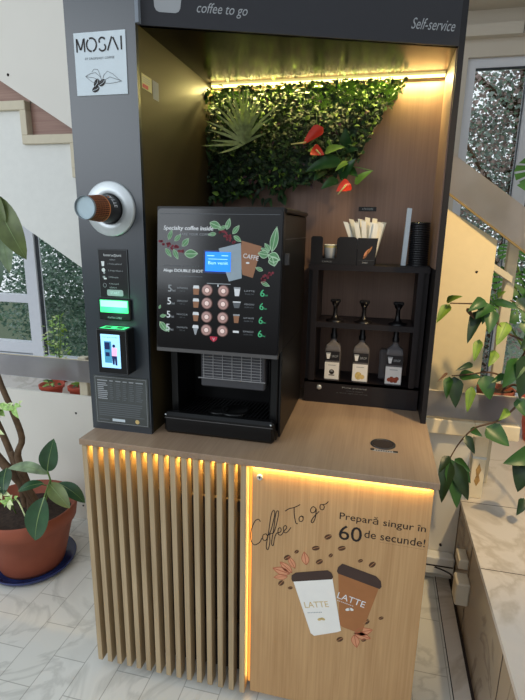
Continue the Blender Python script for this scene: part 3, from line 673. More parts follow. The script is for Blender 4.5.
t, d = plate('price_notice', 'grey notice of small print and price table at foot of column', .012, .996, .222, 1.178, 'sign_grey', 'sign')
d.frame(.018, 1.001, .216, 1.173, .0016, 'ink_grey')
for c, (u0, u1) in enumerate(((.026, .066), (.074, .088), (.098, .118), (.126, .142), (.150, .168), (.176, .204))):
    d.rect(u0, 1.158, u1, 1.162, 'ink_grey')
    for r in range(9): d.rect(u0, 1.148 - r * .0072, u0 + (u1 - u0) * random.uniform(.6, 1), 1.1515 - r * .0072, 'ink_grey' if c == 0 else 'ink_dim')
for u in (.070, .093, .122, .146, .172): d.rect(u, 1.085, u + .001, 1.164, 'ink_dim')
for r in range(7): d.rect(.026, 1.074 - r * .0078, .206 - random.uniform(0, .02), 1.0775 - r * .0078, 'ink_dim')
d.rect(.078, 1.008, .128, 1.018, 'sticker_white'); d.disc(.176, 1.014, .008, 'gold_print'); d.rect(.026, 1.010, .066, 1.014, 'ink_dim'); d.build('print', t, t.location)

# ---- cup dispenser
cx, cz = .117, 1.747
t = thing('cup_dispenser', 'round brushed steel cup dispenser on the column', 'cup dispenser', (cx, YC, cz))
b = B('steel'); b.lathe((cx, YC, cz), (0, -1, 0), [(0, .087), (.008, .0865), (.011, .083), (.0115, .068), (.0125, .066), (.0130, .050), (.011, .047), (-.0, .0465)], 64); b.build('flange', t, t.location)
b = B('steel_dark'); b.lathe((cx, YC, cz), (0, -1, 0), [(.002, .047), (.003, .0)], 32); b.build('inner_rubber', t, t.location)
ax = Vector((-.03, -1, -.01)).normalized(); o0 = Vector((cx, YC - .006, cz))
t = thing('paper_cup', 'dark latte paper cup with brown ribbed sleeve held in the steel dispenser', 'paper cup', tuple(o0))
b = MB(); b.use('cup_black'); b.lathe(o0, ax, [(-.0, .0450), (.064, .0400)], 48); b.build('cup_wall', t, o0)
b = MB(); prof = [(.064, .0407), (.132, .0345)]; n = 64
b.use('cup_sleeve'); b.lathe(o0, ax, prof, 48)
b.use('cup_line'); b.lathe(o0, ax, [(.062, .0411), (.066, .0411), (.0665, .0400)], 48)
u = ax.orthogonal().normalized(); w = ax.cross(u)
for k in range(40):
    a = 2 * PI * k / 40; p = u * math.cos(a) + w * math.sin(a); q = ax.cross(p) * .0004
    b.add([o0 + ax * .066 + p * .0410 - q, o0 + ax * .066 + p * .0410 + q, o0 + ax * .131 + p * .0351 + q, o0 + ax * .131 + p * .0351 - q], [(0, 1, 2, 3)])
for k in range(5): b.lathe(o0, ax, [(.074 + k * .012, .0402 - k * .0011), (.0745 + k * .012, .0402 - k * .0011)], 40)
b.build('sleeve', t, o0)
b = MB(); b.use('cup_rim_shade'); b.lathe(o0, ax, [(.131, .0352), (.1375, .0354), (.1390, .0346), (.1375, .0333), (.131, .0326)], 48); b.use('cup_base').lathe(o0, ax, [(.131, .0330), (.1305, .0)], 48); b.build('cup_base', t, o0)
# print on the visible side of the cup
d = Draw(o0 + ax * .012, Vector((.35, -.9, .0)), (0, 0, 1))
b = MB()
def on_cup(along, ang): 
    r = .0451 - .005 * along / .064 + .0005
    base = Vector((.85, 0, .5)); base = (base - ax * base.dot(ax)).normalized(); o_ = ax.cross(base)
    return o0 + ax * along + (base * math.cos(ang) + o_ * math.sin(ang)) * r
vs, fs = text2d('LATTE')
x0 = min(a for a, _ in vs); x1 = max(a for a, _ in vs); 
for s_, off in ((1, 0),):
    b.use('ink_white'); b.add([on_cup(.026 + y * .016 / .7, .72 - 1.15 * (x - x0) / (x1 - x0)) for x, y in vs], fs)
b.use('ink_grey'); b.add([on_cup(.020 + .009 * math.cos(a), 1.08 + .22 * math.sin(a)) for a in [i * .52 for i in range(12)]], [list(range(12))])
b.use('cup_line'); b.add([on_cup(.044 + .005 * math.cos(a), .45 + .10 * math.sin(a)) for a in [i * .6 for i in range(10)]], [list(range(10))])
b.build('cup_print', t, o0)

# ================================================================== COFFEE MACHINE
cm = thing('coffee_machine', 'black table top coffee vending machine with drinks menu front on the countertop', 'coffee machine', (.475, .35, H)); LM = (.475, .35, H)
b = B('machine_side'); b.box((.272, .150, 1.30), (.684, .600, 1.742), .006); b.use('machine_black').box((.268, .145, 1.742), (.690, .602, 1.757), .004)
b.use('machine_black'); b.box((.272, .36, 1.0), (.676, .600, 1.30)); b.box((.272, .19, 1.0), (.296, .36, 1.30)); b.box((.640, .17, 1.03), (.674, .36, 1.30), .006)
b.use('machine_side').box((.674, .17, .985), (.682, .598, 1.30), .002)
b.use('bezel_grey'); b.box((.6845, .158, 1.66), (.6852, .596, 1.663)); b.box((.6835, .16, 1.60 - .018), (.697, .176, 1.618)); b.build('body', cm, LM)
T = Vector((.476, .13, 1.757)); Bt = Vector((.476, .088, 1.305)); V = (T - Bt).normalized(); Nn = Vector((1, 0, 0)).cross(V)
def dp(u, v, l): return Bt + Vector((1, 0, 0)) * u + V * v + Nn * l
b = B('machine_black')
b.prism([dp(-.209, -.006, 0), dp(.209, -.006, 0), dp(.209, .455, 0), dp(-.209, .455, 0)], -Nn * .022)
b.add([dp(-.209, 0, -.02), dp(.209, 0, -.02), (.684, .16, 1.742), (.268, .16, 1.742), (.684, .16, 1.30), (.268, .16, 1.30), dp(.209, .455, -.02), dp(-.209, .455, -.02)], [(1, 4, 2, 6), (0, 7, 3, 5), (0, 5, 4, 1), (7, 6, 2, 3)])
b.use('bezel_grey'); b.prism([dp(-.207, -.016, .002), dp(.207, -.016, .002), dp(.207, -.004, .004), dp(-.207, -.004, .004)], -Nn * .02)
dr_ = b.build('front_door', cm, LM)
b = B('machine_front'); pts = []
for cu, cv, a0 in ((.194, .010, -90), (.194, .436, 0), (-.194, .436, 90), (-.194, .010, 180)):
    for k in range(5):
        a = math.radians(a0 + k * 22.5); pts.append(dp(cu + .012 * math.cos(a), cv + .012 * math.sin(a), .0))
b.prism(pts, Nn * .004); pn = b.build('menu_panel', dr_, LM)
b = B('steel'); 
for u in (-.203, .203): b.prism([dp(u - .0012, .01, .003), dp(u + .0012, .01, .003), dp(u + .0012, .44, .003), dp(u - .0012, .44, .003)], Nn * .001)
d = Draw(dp(0, 0, .004), (1, 0, 0), V)
d.stroke([(-.198, .432), (.198, .432)], .0014, 'ink_dim')
d.text('Specialty coffee inside', -.186, .377, -.018, .394, 'ink_white', bold=.0012, shear=.12)
d.text('TAKE YOUR COFFEE', -.130, .365, -.022, .372, 'ink_grey')
d.build('title_lettering', dr_, LM); d = Draw(dp(0, 0, .004), (1, 0, 0), V)
for i, (u, v, L, w, a) in enumerate(((-.168, .350, .034, .014, 1.2), (-.146, .346, .030, .014, .8), (-.120, .330, .034, .018, .85), (-.178, .322, .034, .014, -.9), (-.150, .320, .036, .015, -1.1), (-.112, .306, .046, .026, .05),
                                     (-.028, .405, .040, .022, -.35), (.000, .384, .034, .012, .4), (.028, .385, .036, .016, 1.3), (.048, .372, .034, .015, .9), (-.006, .372, .028, .012, 3.3), (.052, .366, .030, .014, -.6),
                                     (.170, .322, .030, .014, 2.2), (.168, .318, .030, .013, 2.7), (.176, .320, .078, .024, 1.40), (.166, .310, .034, .024, 3.0), (.165, .310, .040, .030, -.35), (.178, .306, .030, .030, -1.3), (.150, .262, .026, .012, 2.8), (.146, .226, .03, .012, -.4),
                                     (-.196, .082, .040, .020, -.9), (-.196, .100, .024, .011, .2), (-.199, .125, .014, .008, 1.2), (-.170, .066, .018, .01, -1.2))):
    d.leaf(u, v, L, w, a, 'ink_leaf', 'ink_leaf_line', .0005 + i * .00001)
random.seed(3)
for cu0, cv0, cu1, cv1, n in ((-.196, .344, -.120, .316, 22), (.006, .378, .052, .350, 18), (.146, .228, .176, .256, 16)):
    for k in range(n):
        q = k / (n - 1); d.disc(cu0 + (cu1 - cu0) * q + random.uniform(-.006, .006), cv0 + (cv1 - cv0) * q + random.uniform(-.007, .007), .0042, 'ink_berry', .0008, n=8)
d.build('leaf_print', dr_, LM); d = Draw(dp(0, 0, .004), (1, 0, 0), V)
d.text('FOLOSE\u0218TE CAPSULE', -.185, .263, -.060, .270, 'ink_dim'); d.text('Alege DOUBLE SHOT', -.185, .245, -.048, .257, 'ink_white', bold=.0012); d.rect(-.130, .234, -.050, .236, 'ink_dim')
d.build('subtitle_lettering', dr_, LM); d = Draw(dp(0, 0, .004), (1, 0, 0), V)
d.poly([(.078, .352), (.143, .336), (.118, .238), (.084, .247), (.074, .30)], 'ink_cup_brown', .0009); d.text('CAFFE', .084, .300, .134, .314, 'ink_white', .0012, rot=-.16)
d.disc(.100, .284, .006, 'ink_white', .0012, .003)
d.poly([(.003, .326), (.076, .345), (.082, .236), (.040, .224), (.030, .25)], 'ink_cup_grey', .0011); d.text('LATTE', .046, .286, .074, .294, 'ink_grey', .0014, rot=.2)
d.build('cup_picture', dr_, LM); d = Draw(dp(0, 0, .004), (1, 0, 0), V)
d.rect(-.034, .214, .046, .2165, 'ink_grey'); d.rect(.002, .206, .006, .213, 'ink_white')
rows = (.193, .151, .107, .064)
for r, v in enumerate(rows):
    d.text('5', -.168 - r * .002, v - .010, -.156 - r * .002, v + .012, 'ink_white' if r else 'ink_grey', bold=.0012); d.text('lei', -.153 - r * .002, v - .009, -.142 - r * .002, v - .001, 'ink_grey')
    d.text('6', .144 - r * .001, v - .012, .157 - r * .001, v + .010, 'ink_green', bold=.001); d.text('lei', .159 - r * .001, v - .010, .168 - r * .001, v - .004, 'ink_green')
    L1 = ('ESPRESSO', 'CAPPUCCINO', 'MOCCA', 'CIOCOLATA'); L2 = ('LATTE', 'AMERICANO', 'FLAT WHITE', 'ESPRESSO')
    d.text(L1[r], -.136, v + .001, -.098, v + .006, 'ink_grey'); d.text('150 ml', -.126, v - .008, -.108, v - .004, 'ink_dim'); d.text(L2[r], .092, v + .001, .126, v + .006, 'ink_grey'); d.text('double shot', .094, v - .008, .124, v - .003, 'ink_dim')
    x = -.070; c1 = 'ink_cup_brown'
    d.poly([(x - .009 + r * .001, v - .016), (x + .009 - r * .001, v - .016), (x + .011, v + .010), (x - .011, v + .010)] if r < 3 else [(x - .002, v - .018), (x + .002, v - .018), (x + .009, v + .006), (x - .009, v + .006)], c1 if r < 3 else 'ink_grey')
    d.poly([(x - .011, v + .004), (x + .011, v + .004), (x + .009, v + .014), (x - .009, v + .014)], 'ink_white', .0009)
    x = .068; cc = ('ink_white', 'ink_dim', 'ink_cup_brown', 'ink_dim')[r]
    if r in (0, 2): d.poly([(x - .007, v - .014), (x + .007, v - .014), (x + .010, v + .010), (x - .010, v + .010)], cc); d.rect(x - .011, v + .009, x + .011, v + .014, 'ink_grey', .0009)
    elif r == 1: d.poly([(x - .008, v - .010), (x + .008, v - .010), (x + .013, v + .008), (x - .013, v + .008)], cc); d.rect(x - .013, v + .007, x + .013, v + .011, 'ink_white', .0009)
    else: d.rect(x - .010, v - .003, x + .010, v + .004, 'ink_white', .0009)
d.poly([(-.020, .044), (.006, .044), (.004, .034), (-.007, .026), (-.018, .034)], 'ink_red'); d.text('V', -.011, .031, -.003, .040, 'ink_white', .0009)
d.build('drinks_list', dr_, LM)
d = Draw(dp(0, 0, .004), (1, 0, 0), V)
d.slab([(-.046, .248), (.048, .248), (.048, .320), (-.046, .320)], 'screen_navy', .001); d.slab([(-.040, .254), (.044, .254), (.044, .315), (-.040, .315)], 'lcd_blue', .0022)
d.text('Bun venit', -.030, .276, .036, .286, 'lcd_text', .0026); d.rect(-.034, .302, -.010, .304, 'lcd_text', .0026); d.rect(.014, .303, .036, .305, 'lcd_text', .0026); d.rect(-.030, .292, .034, .2935, 'lcd_text', .0026); d.build('display', dr_, LM)
for j, u in enumerate((-.032, .023)):
    for r, v in enumerate(rows):
        b = MB(); o_ = dp(u, v, .004); b.use('button_rim'); b.lathe(o_, Nn, [(0, .0195), (.002, .019), (.0026, .0165)], 28); b.use('button_pink'); b.lathe(o_, Nn, [(.0026, .0165), (.0032, .009)], 28)
        b.use('button_rim').lathe(o_, Nn, [(.0032, .009), (.0033, .0075)], 20); b.use('button_light'); b.lathe(o_, Nn, [(.0033, .0075), (.0036, 0)], 20); b.build('button', dr_, LM)
# dispensing area
b = B('grille_plate'); b.box((.400, .150, 1.155), (.628, .22, 1.30), .004); b.box((.384, .20, 1.16), (.40, .24, 1.30)); b.build('nozzle_cover', cm, LM)
b = B('grille_grey')
for k in range(10): b.box((.408, .1465, 1.192 + k * .0102), (.618, .149, 1.1935 + k * .0102))
for x in (.412, .446, .480, .514, .548, .582, .614): b.box((x - .0009, .1455, 1.188), (x + .0009, .1475, 1.286))
b.box((.392, .143, 1.186), (.632, .147, 1.1885)); b.build('wire_grille', cm, LM)
b = B('machine_black'); b.box((.263, .130, H), (.668, .170, 1.050), .010); b.box((.272, .165, H), (.670, .60, 1.012), .004); b.use('bezel_grey').box((.268, .1285, 1.030), (.664, .1302, 1.0325)); b.build('base', cm, LM)
b = B('machine_tray'); b.box((.280, .165, 1.012), (.655, .36, 1.034))
for k in range(26): 
    x = .29 + k * .0142; b.prism([(x, .17, 1.034), (x + .007, .17, 1.034), (x + .024, .35, 1.034), (x + .017, .35, 1.034)], (0, 0, .005))
b.build('drip_tray', cm, LM)
b = B('machine_black'); b.lathe((.50, .235, 1.039), (0, 0, 1), [(0, .055), (.006, .054), (.008, .046), (.004, .040), (.003, 0)], 30); b.lathe((.44, .225, 1.039), (0, 0, 1), [(0, .04), (.005, .039), (.006, .030), (.003, .026), (.002, 0)], 26); b.build('cup_rest', cm, LM)
for x in (.272, .657): b = B('steel'); b.lathe((x, .1295, 1.042), (0, -1, 0), [(0, .0035), (.001, .003), (.0014, 0)], 10); b.build('screw', cm, LM)

# ================================================================== SYRUP SHELF UNIT
su = thing('syrup_shelf', 'dark shelf rack in the niche holding syrup bottles and supplies', 'shelf unit', (.93, .69, H)); LS = (.93, .69, H); YF = .605; XR = 1.170
b = B('shelf_dark'); b.box((.700, YF, H), (XR, YF + .014, 1.068)); b.box((.700, YF, 1.060), (XR, .786, 1.068)); b.build('drawer_front', su, LS)
b = B('shelf_dark'); b.box((.700, YF + .014, H), (.716, .786, 1.535)); b.box((.716, YF, 1.068), (.740, .786, 1.535)); b.build('left_side', su, LS)
b = B('shelf_dark'); b.box((1.150, YF + .014, H), (XR, .786, 1.535)); b.box((1.128, YF, 1.068), (1.150, .786, 1.535)); b.build('right_side', su, LS)
b = B('shelf_dark'); b.box((.740, YF + .004, 1.299), (1.128, .786, 1.322)); b.build('middle_shelf', su, LS)
b = B('shelf_dark'); b.box((.698, YF, 1.535), (XR + .001, .786, 1.557)); b.build('top_shelf', su, LS)
b = B('steel'); b.lathe((.764, YF, 1.040), (0, -1, 0), [(0, .011), (.004, .0105), (.006, .007), (.0055, 0)], 20); b.build('lock', su, LS)
d = Draw((0, YF, 0), (1, 0, 0), (0, 0, 1)); d.text('Pune paharul', .862, 1.042, .962, 1.050, 'ink_grey'); d.text('sirop la alegere', .880, 1.030, .948, 1.035, 'ink_dim'); d.text('o doza egal un strop', .838, 1.020, .968, 1.025, 'ink_dim'); d.rect(.985, .978, 1.125, 1.060, 'label_black', .0008); d.build('drawer_lettering', su, LS)

def bottle(x, label, art, rot=0, wide=.066):
    t = thing('syrup_bottle', label, 'bottle', (x, .655, 1.068), 'syrup bottles with pumps on the rack'); t0 = (x, .655, 1.068); z0 = 1.068
    hw, hd = wide / 2, .030
    def ring(w, d_, z, r): 
        pts = []
        for cx_, cy_, a0 in ((w - r, -d_ + r, -90), (w - r, d_ - r, 0), (-w + r, d_ - r, 90), (-w + r, -d_ + r, 180)):
            for k in range(4): a = math.radians(a0 + k * 30); pts.append((x + cx_ + r * math.cos(a), .655 + cy_ + r * math.sin(a), z))
        return pts
    rings = [ring(hw * .97, hd * .97, z0, .008), ring(hw, hd, z0 + .004, .008), ring(hw, hd, z0 + .135, .008), ring(hw * .9, hd * .9, z0 + .150, .010), ring(hw * .5, hd * .5, z0 + .162, .012), ring(.012, .012, z0 + .170, .0119), ring(.012, .012, z0 + .192, .0119)]
    b = B('bottle_glass'); n = 16; vs = [p for r in rings for p in r]
    b.add(vs, [list(range(n))[::-1]] + [(i * n + k, i * n + (k + 1) % n, (i + 1) * n + (k + 1) % n, (i + 1) * n + k) for i in range(len(rings) - 1) for k in range(n)] + [[(len(rings) - 1) * n + k for k in range(n)]], False); b.build('glass_body', t, t0)
    d = Draw((x, .655 - hd, z0), (1, 0, 0), (0, 0, 1))
    d.slab([(-hw + .003, .006), (hw - .003, .006), (hw - .003, .080), (-hw + .003, .080)], 'label_white', .0006); d.slab([(-hw + .003, .088), (hw - .003, .088), (hw - .003, .128), (-hw + .003, .128)], 'label_black', .0006)
    d.poly([(-.022, .094), (-.012, .094), (-.008, .118), (-.026, .118)], 'ink_white', .0009); d.rect(-.027, .116, -.007, .122, 'ink_grey', .0010); d.text('SIROP', -.003, .102, .024, .112, 'ink_grey', .0009)
    d.rect(-.016, .066, .016, .069, 'ink_grey', .0009)
    if art == 'dark': d.disc(.0, .038, .011, 'ink_black', .0009); d.disc(.0, .042, .006, 'ink_grey', .0011, .003); d.rect(-.012, .022, .012, .026, 'ink_black', .0010)
    if art == 'amber': d.disc(-.006, .030, .014, 'label_amber', .0009, .017); d.disc(.010, .026, .010, 'gold_print', .001)
    if art == 'rust': 
        for u_, v_ in ((-.016, .024), (-.006, .030), (.005, .026), (.015, .030), (-.004, .020), (.010, .020)): d.disc(u_, v_, .009, 'label_rust', .0009 + u_ * .002, n=7)
    d.build('label', t, t0)
    b = B('pump_black'); b.lathe((x, .655, z0 + .180), (0, 0, 1), [(0, .0145), (.016, .0145), (.020, .011), (.051, .010)], 20); b.build('cap', t, t0)
    b = B('pump_black'); zs = 1.322
    b.lathe((x, .655, zs), (0, 0, 1), [(0, .038), (.005, .037), (.010, .020), (.020, .011), (.040, .0085), (.062, .0085), (.066, .013), (.074, .016), (.082, .0155), (.086, .010), (.087, 0)], 24)
    b.tube([(x, .655, zs + .076), (x, .630, zs + .080), (x, .612, zs + .074), (x, .606, zs + .062)], [.007, .006, .005, .004], 10); b.box((x - .021, .645, zs + .078), (x + .021, .667, zs + .092), .004); b.build('pump', t, t0)
bottle(.812, 'leftmost clear syrup bottle, dark round picture on its label', 'dark')
bottle(.930, 'middle clear syrup bottle with pale yellow picture on its label', 'amber', wide=.068)
bottle(1.066, 'rightmost clear syrup bottle with rust brown fruit on its label', 'rust', wide=.070)
b = B('bottle_glass'); b.box((1.006, .690, 1.069), (1.06, .745, 1.20), .008); t = b.build('spare_bottle', None, (1.03, .715, 1.068)); tag(t, 'unlabelled pale bottle half hidden behind the rightmost syrup bottle', 'bottle')

# condiment organiser
z0 = 1.557; co = thing('condiment_organiser', 'black counter organiser with cutout front on the top shelf', 'organiser', (.835, .66, z0)); LO = tuple(co.location)
def arc(cx_, cz_, r, a0, a1, n=6): return [(cx_ + r * math.cos(math.radians(a0 + (a1 - a0) * i / n)), cz_ + r * math.sin(math.radians(a0 + (a1 - a0) * i / n))) for i in range(n + 1)]
prof = [(.704, z0), (.888, z0)] + arc(.873, 1.652, .015, 0, 90) + arc(.823, 1.652, .015, 90, 180) + [(.806, 1.582), (.752, 1.582)] + arc(.742, 1.658, .010, 0, 90) + arc(.714, 1.658, .010, 90, 180)
b = B('box_black'); b.prism([(x, .612, z) for x, z in prof], (0, .004, 0)); b.box((.704, .616, z0), (.708, .71, 1.60)); b.box((.884, .616, z0), (.888, .71, 1.62)); b.box((.704, .706, z0), (.888, .71, 1.585)); b.box((.704, .616, z0), (.888, .71, z0 + .004)); b.box((.775, .64, z0), (.779, .71, 1.60)); b.build('double_bin', co, LO)
b = B('box_black'); b.prism([(.889, .610, z0), (.957, .610, z0), (.966, .610, 1.664), (.889, .610, 1.664)], (0, .004, 0)); b.box((.889, .614, z0), (.893, .71, 1.664)); b.prism([(.953, .614, z0), (.957, .614, z0), (.966, .614, 1.664), (.962, .614, 1.664)], (0, .096, 0)); b.box((.889, .706, z0), (.962, .71, 1.664)); b.box((.889, .614, z0), (.955, .71, z0 + .004)); b.build('stick_bin', co, LO)
d = Draw((0, .610, 0), (1, 0, 0), (0, 0, 1))
d.leaf(.915, 1.588, .040, .010, 1.1, 'leaf_print', None); d.leaf(.925, 1.600, .040, .009, 1.0, 'cup_brown_print', None); d.leaf(.912, 1.584, .026, .008, .8, 'ink_cup_brown', None)
d.rect(.893, 1.578, .956, 1.5788, 'ink_dim'); d.text('ZAHAR', .910, 1.566, .932, 1.572, 'ink_grey'); d.build('print', co, LO)
d = Draw((0, .612, 0), (1, 0, 0), (0, 0, 1)); d.text('CAPACE', .752, 1.566, .790, 1.572, 'ink_grey'); d.build('lettering', co, LO)
t = thing('white_cup', 'small white cup in the cutout of the organiser', 'cup', (.779, .64, z0 + .004)); b = B('paper_white'); b.lathe((.779, .646, z0 + .005), (0, 0, 1), [(0, 0), (0, .021), (.070, .0255), (.072, .027), (.074, .0255), (.070, .024), (.004, .019), (.004, 0)], 28); b.use('sticker_cream').lathe((.779, .646, z0 + .066), (0, 0, 1), [(0, .0258), (.009, .0262)], 28); b.build('cup_body', t, t.location)
random.seed(11)
for k in range(22):
    q = k / 21; xb = .858 + .09 * q; xt = .834 + .150 * q; yb = .655 + random.uniform(-.028, .03); zt_ = 1.722 + random.uniform(-.010, .010) + .010 * math.sin(q * PI)
    xb = .900 + .045 * q
    b = B(random.choice(['stick_paper', 'stick_paper_white'])); wv = .0095; yt = yb + random.uniform(-.01, .01)
    b.prism([(xb - wv, yb, z0 + .006), (xb + wv, yb, z0 + .006), (xt + wv, yt, zt_), (xt - wv, yt, zt_ + .003)], (0, .0025, 0))
    o = b.build('sugar_stick', None, (xb, yb, z0 + .006)); tag(o, 'pale paper sugar stick fanned out in the black stick bin', 'sugar stick', 'sugar sticks in the organiser')
lh = thing('lid_rack', 'white upright strip of the lid rack beside the black lids', 'rack', (1.07, .67, z0)); b = B('acrylic'); b.prism([(1.060, .640, z0 + .004), (1.078, .640, z0 + .004), (1.085, .640, 1.778), (1.068, .640, 1.780)], (0, .05, 0)); b.build('upright', lh, lh.location)
b = B('box_black'); b.box((1.058, .625, z0), (1.168, .72, z0 + .004)); b.build('base_plate', lh, lh.location)
pl = B('lid_black'); pl.lathe((1.126, .672, z0 + .0045), (0, 0, 1), [(0, .0385), (.0045, .0390), (.0055, .0365), (.0075, .0360), (.0085, .0330), (.0087, 0)], 32)
proto = pl.build('cup_cover', None, (1.126, .672, z0 + .0045))
NL = 19
for k in range(NL):
    o = proto if k == 0 else proto.copy()
    if k: COL.objects.link(o)
    o.location = Vector((1.126 - .0003 * k + .002 * k / NL, .672, z0 + .0045 + k * .0088)); tag(o, 'black plastic cup lid in the tall stack beside the white strip', 'cup lid', 'black cup lids stacked on the top shelf')
proto['label'] = 'black plastic cup lid, bottom one of the tall stack'
o['label'] = 'black plastic cup lid, topmost of the tall stack'
del proto['group'], o['group']

# ================================================================== GREEN WALL IN THE NICHE
random.seed(21)
gw = thing('plant_wall', 'green wall of artificial foliage hanging under the lit strip in the niche', 'plant wall', (.6, .78, 1.85)); LG = (.6, .78, 1.85)
outl = [(.212, 2.262), (1.018, 2.262), (1.015, 2.215), (.965, 2.165), (.930, 2.085), (.895, 2.04), (.875, 1.98), (.84, 1.93), (.76, 1.90), (.70, 1.885), (.625, 1.865), (.56, 1.855), (.48, 1.86), (.42, 1.835), (.33, 1.81), (.27, 1.80), (.235, 1.80), (.234, 1.83)]
def inside(x, z):
    c = False; n = len(outl)
    for i in range(n):
        (xa, za), (xb, zb_) = outl[i], outl[(i + 1) % n]
        if (za > z) != (zb_ > z) and x < (xb - xa) * (z - za) / (zb_ - za) + xa: c = not c
    return c
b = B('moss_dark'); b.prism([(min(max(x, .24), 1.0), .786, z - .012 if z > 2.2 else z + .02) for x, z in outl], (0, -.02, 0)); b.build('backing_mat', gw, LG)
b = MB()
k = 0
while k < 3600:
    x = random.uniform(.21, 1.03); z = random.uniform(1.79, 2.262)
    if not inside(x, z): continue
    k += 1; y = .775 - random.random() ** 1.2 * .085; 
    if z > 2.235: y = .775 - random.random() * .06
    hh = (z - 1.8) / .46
    m = random.choices(['moss_dark', 'moss_mid', 'moss_light', 'moss_purple'], [1.6 - hh, .7, .08 + max(0, hh - .6) * 1.6 + (1.2 if x > .8 and z > 2.17 else 0), .05])[0]  # lighter leaf tones towards the top carry the LED's light as colour
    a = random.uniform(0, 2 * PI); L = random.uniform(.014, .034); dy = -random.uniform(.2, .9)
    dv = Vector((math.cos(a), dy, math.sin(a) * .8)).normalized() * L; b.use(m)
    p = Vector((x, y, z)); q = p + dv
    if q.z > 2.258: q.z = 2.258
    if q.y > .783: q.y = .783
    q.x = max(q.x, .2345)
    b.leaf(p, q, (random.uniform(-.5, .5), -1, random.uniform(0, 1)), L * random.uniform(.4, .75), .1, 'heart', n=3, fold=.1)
# fern sprigs along the top right
for k in range(46):
    x = random.uniform(.62, .99); z = random.uniform(2.17 if x < .8 else 2.20, 2.25); a = random.uniform(-.9, .9) - PI / 2 * (random.random() < .5) + .3; L = random.uniform(.05, .085)
    p = Vector((x, .76 - random.random() * .06, z)); dv = Vector((math.cos(a), -.35, math.sin(a) * .7 - .2)).normalized(); b.use(random.choice(['moss_light', 'moss_light', 'moss_mid']))
    sd = Vector((-dv.z, 0, dv.x)).normalized()
    for j in range(7):
        c = p + dv * L * j / 7
        if c.z > 2.25: continue
        for s in (-1, 1): b.leaf(c, c + (sd * s + dv * .6).normalized() * L * .32 * (1 - j / 9), (0, -1, .3), .007, .0, 'oval', n=2)
# trailing sprigs under the lower edge
for k in range(34):
    x = random.uniform(.24, .60); z = 1.83 + random.uniform(-.01, .04); p = Vector((x, .76, z)); b.use(random.choice(['moss_dark', 'moss_dark', 'moss_mid']))
    q = p + Vector((random.uniform(-.03, .03), -.03, -random.uniform(.02, .05))); b.leaf(p, q, (0, -1, 0), .02, .1, 'heart', n=3)
b.build('foliage', gw, LG)
b = B('spider_leaf'); c = Vector((.400, .70, 2.035))
for dx, dz, L in ((-.10, .10, 1), (-.075, .14, 1), (-.03, .18, 1), (.015, .185, 1), (.05, .15, 1), (.10, .115, 1), (.13, .075, 1), (-.13, .04, 1), (-.12, .0, 1), (.03, .14, 1), (.08, .16, 1), (-.05, .10, 1), (.11, .02, 1), (-.02, .13, 1), (-.09, -.05, 1), (.07, .09, 1), (-.06, .17, 1), (.035, .19, 1), (-.145, .075, 1), (.15, .11, 1), (-.005, .20, 1), (-.11, .135, 1), (.085, .13, 1), (-.16, -.02, 1)):
    pts = [c, c + Vector((dx * .45, -.05, dz * .7)), c + Vector((dx, -.085, dz))]
    sd = Vector((dz, 0, -dx)).normalized() * .0058; vs = []
    for q, w in ((0, .7), (.3, 1), (.6, .8), (.85, .4), (1, .05)):
        p = pts[0] * (1 - q) ** 2 + pts[1] * 2 * q * (1 - q) + pts[2] * q * q; vs += [p - sd * w, p + sd * w + Vector((0, .002, 0))]
    b.add(vs, [(2 * i, 2 * i + 1, 2 * i + 3, 2 * i + 2) for i in range(4)], True)
b.build('spider_plant', gw, LG)
# anthuriums: (x,z) from the niche plane
def X(px, py): return Vector((.21 + (px - 208) * .00413, 0, 2.265 - (py - 90) * .0041))
def P3(px, py, y): v = X(px, py); return Vector((v.x + .024, y, v.z - .014))
b = MB()
for m, p0, p1, w, y in (('antho_leaf', (345, 160), (312, 172), .075, .675), ('antho_leaf', (348, 148), (348, 132), .055, .69), ('antho_leaf', (344, 152), (361, 152), .05, .70), ('antho_leaf', (345, 178), (360, 160), .06, .68), ('antho_leaf_light', (329, 153), (349, 150), .045, .67), ('antho_leaf_light', (313, 150), (323, 154), .03, .68),
                      ('antho_leaf', (343, 178), (328, 188), .05, .67), ('antho_leaf_light', (359, 182), (376, 171), .040, .675), ('antho_leaf_light', (352, 162), (341, 172), .028, .66), ('antho_leaf', (330, 168), (320, 180), .05, .69), ('antho_leaf', (350, 168), (362, 176), .05, .70)):
    b.use(m); b.leaf(P3(*p0, y + .02), P3(*p1, y - .02), (0, -1, .5), w, .08, 'heart', mid='ficus_mid' if m != 'antho_leaf' else None, fold=.1)
b.use('stem_green')
for p0, p1 in (((345, 160), (332, 140)), ((345, 175), (352, 183)), ((352, 165), (376, 171)), ((322, 150), (320, 118))): b.tube([P3(*p0, .71), P3((p0[0] + p1[0]) / 2, (p0[1] + p1[1]) / 2, .68), P3(*p1, .68)], .002, 5)
b.build('anthurium_leaves', gw, LG)
for (p0, p1, w, sp0, sp1, y) in (((327, 131), (309, 147), .055, (312, 145), (298, 147), .665), ((317, 151), (330, 157), .052, (322, 152), (327, 157), .66), ((356, 183), (343, 190), .058, (352, 184), (345, 193), .655)):
    b = B('antho_red'); b.leaf(P3(*p0, y + .01), P3(*p1, y - .015), (0, -1, .2), w, .05, 'heart', fold=.2); o = b.build('anthurium_flower', gw, LG)
    b = B('antho_pale'); b.tube([P3(*sp0, y - .012), P3(*sp1, y - .026)], [.0035, .002], 8)
    sp_ = b.build('spadix', o, LG)

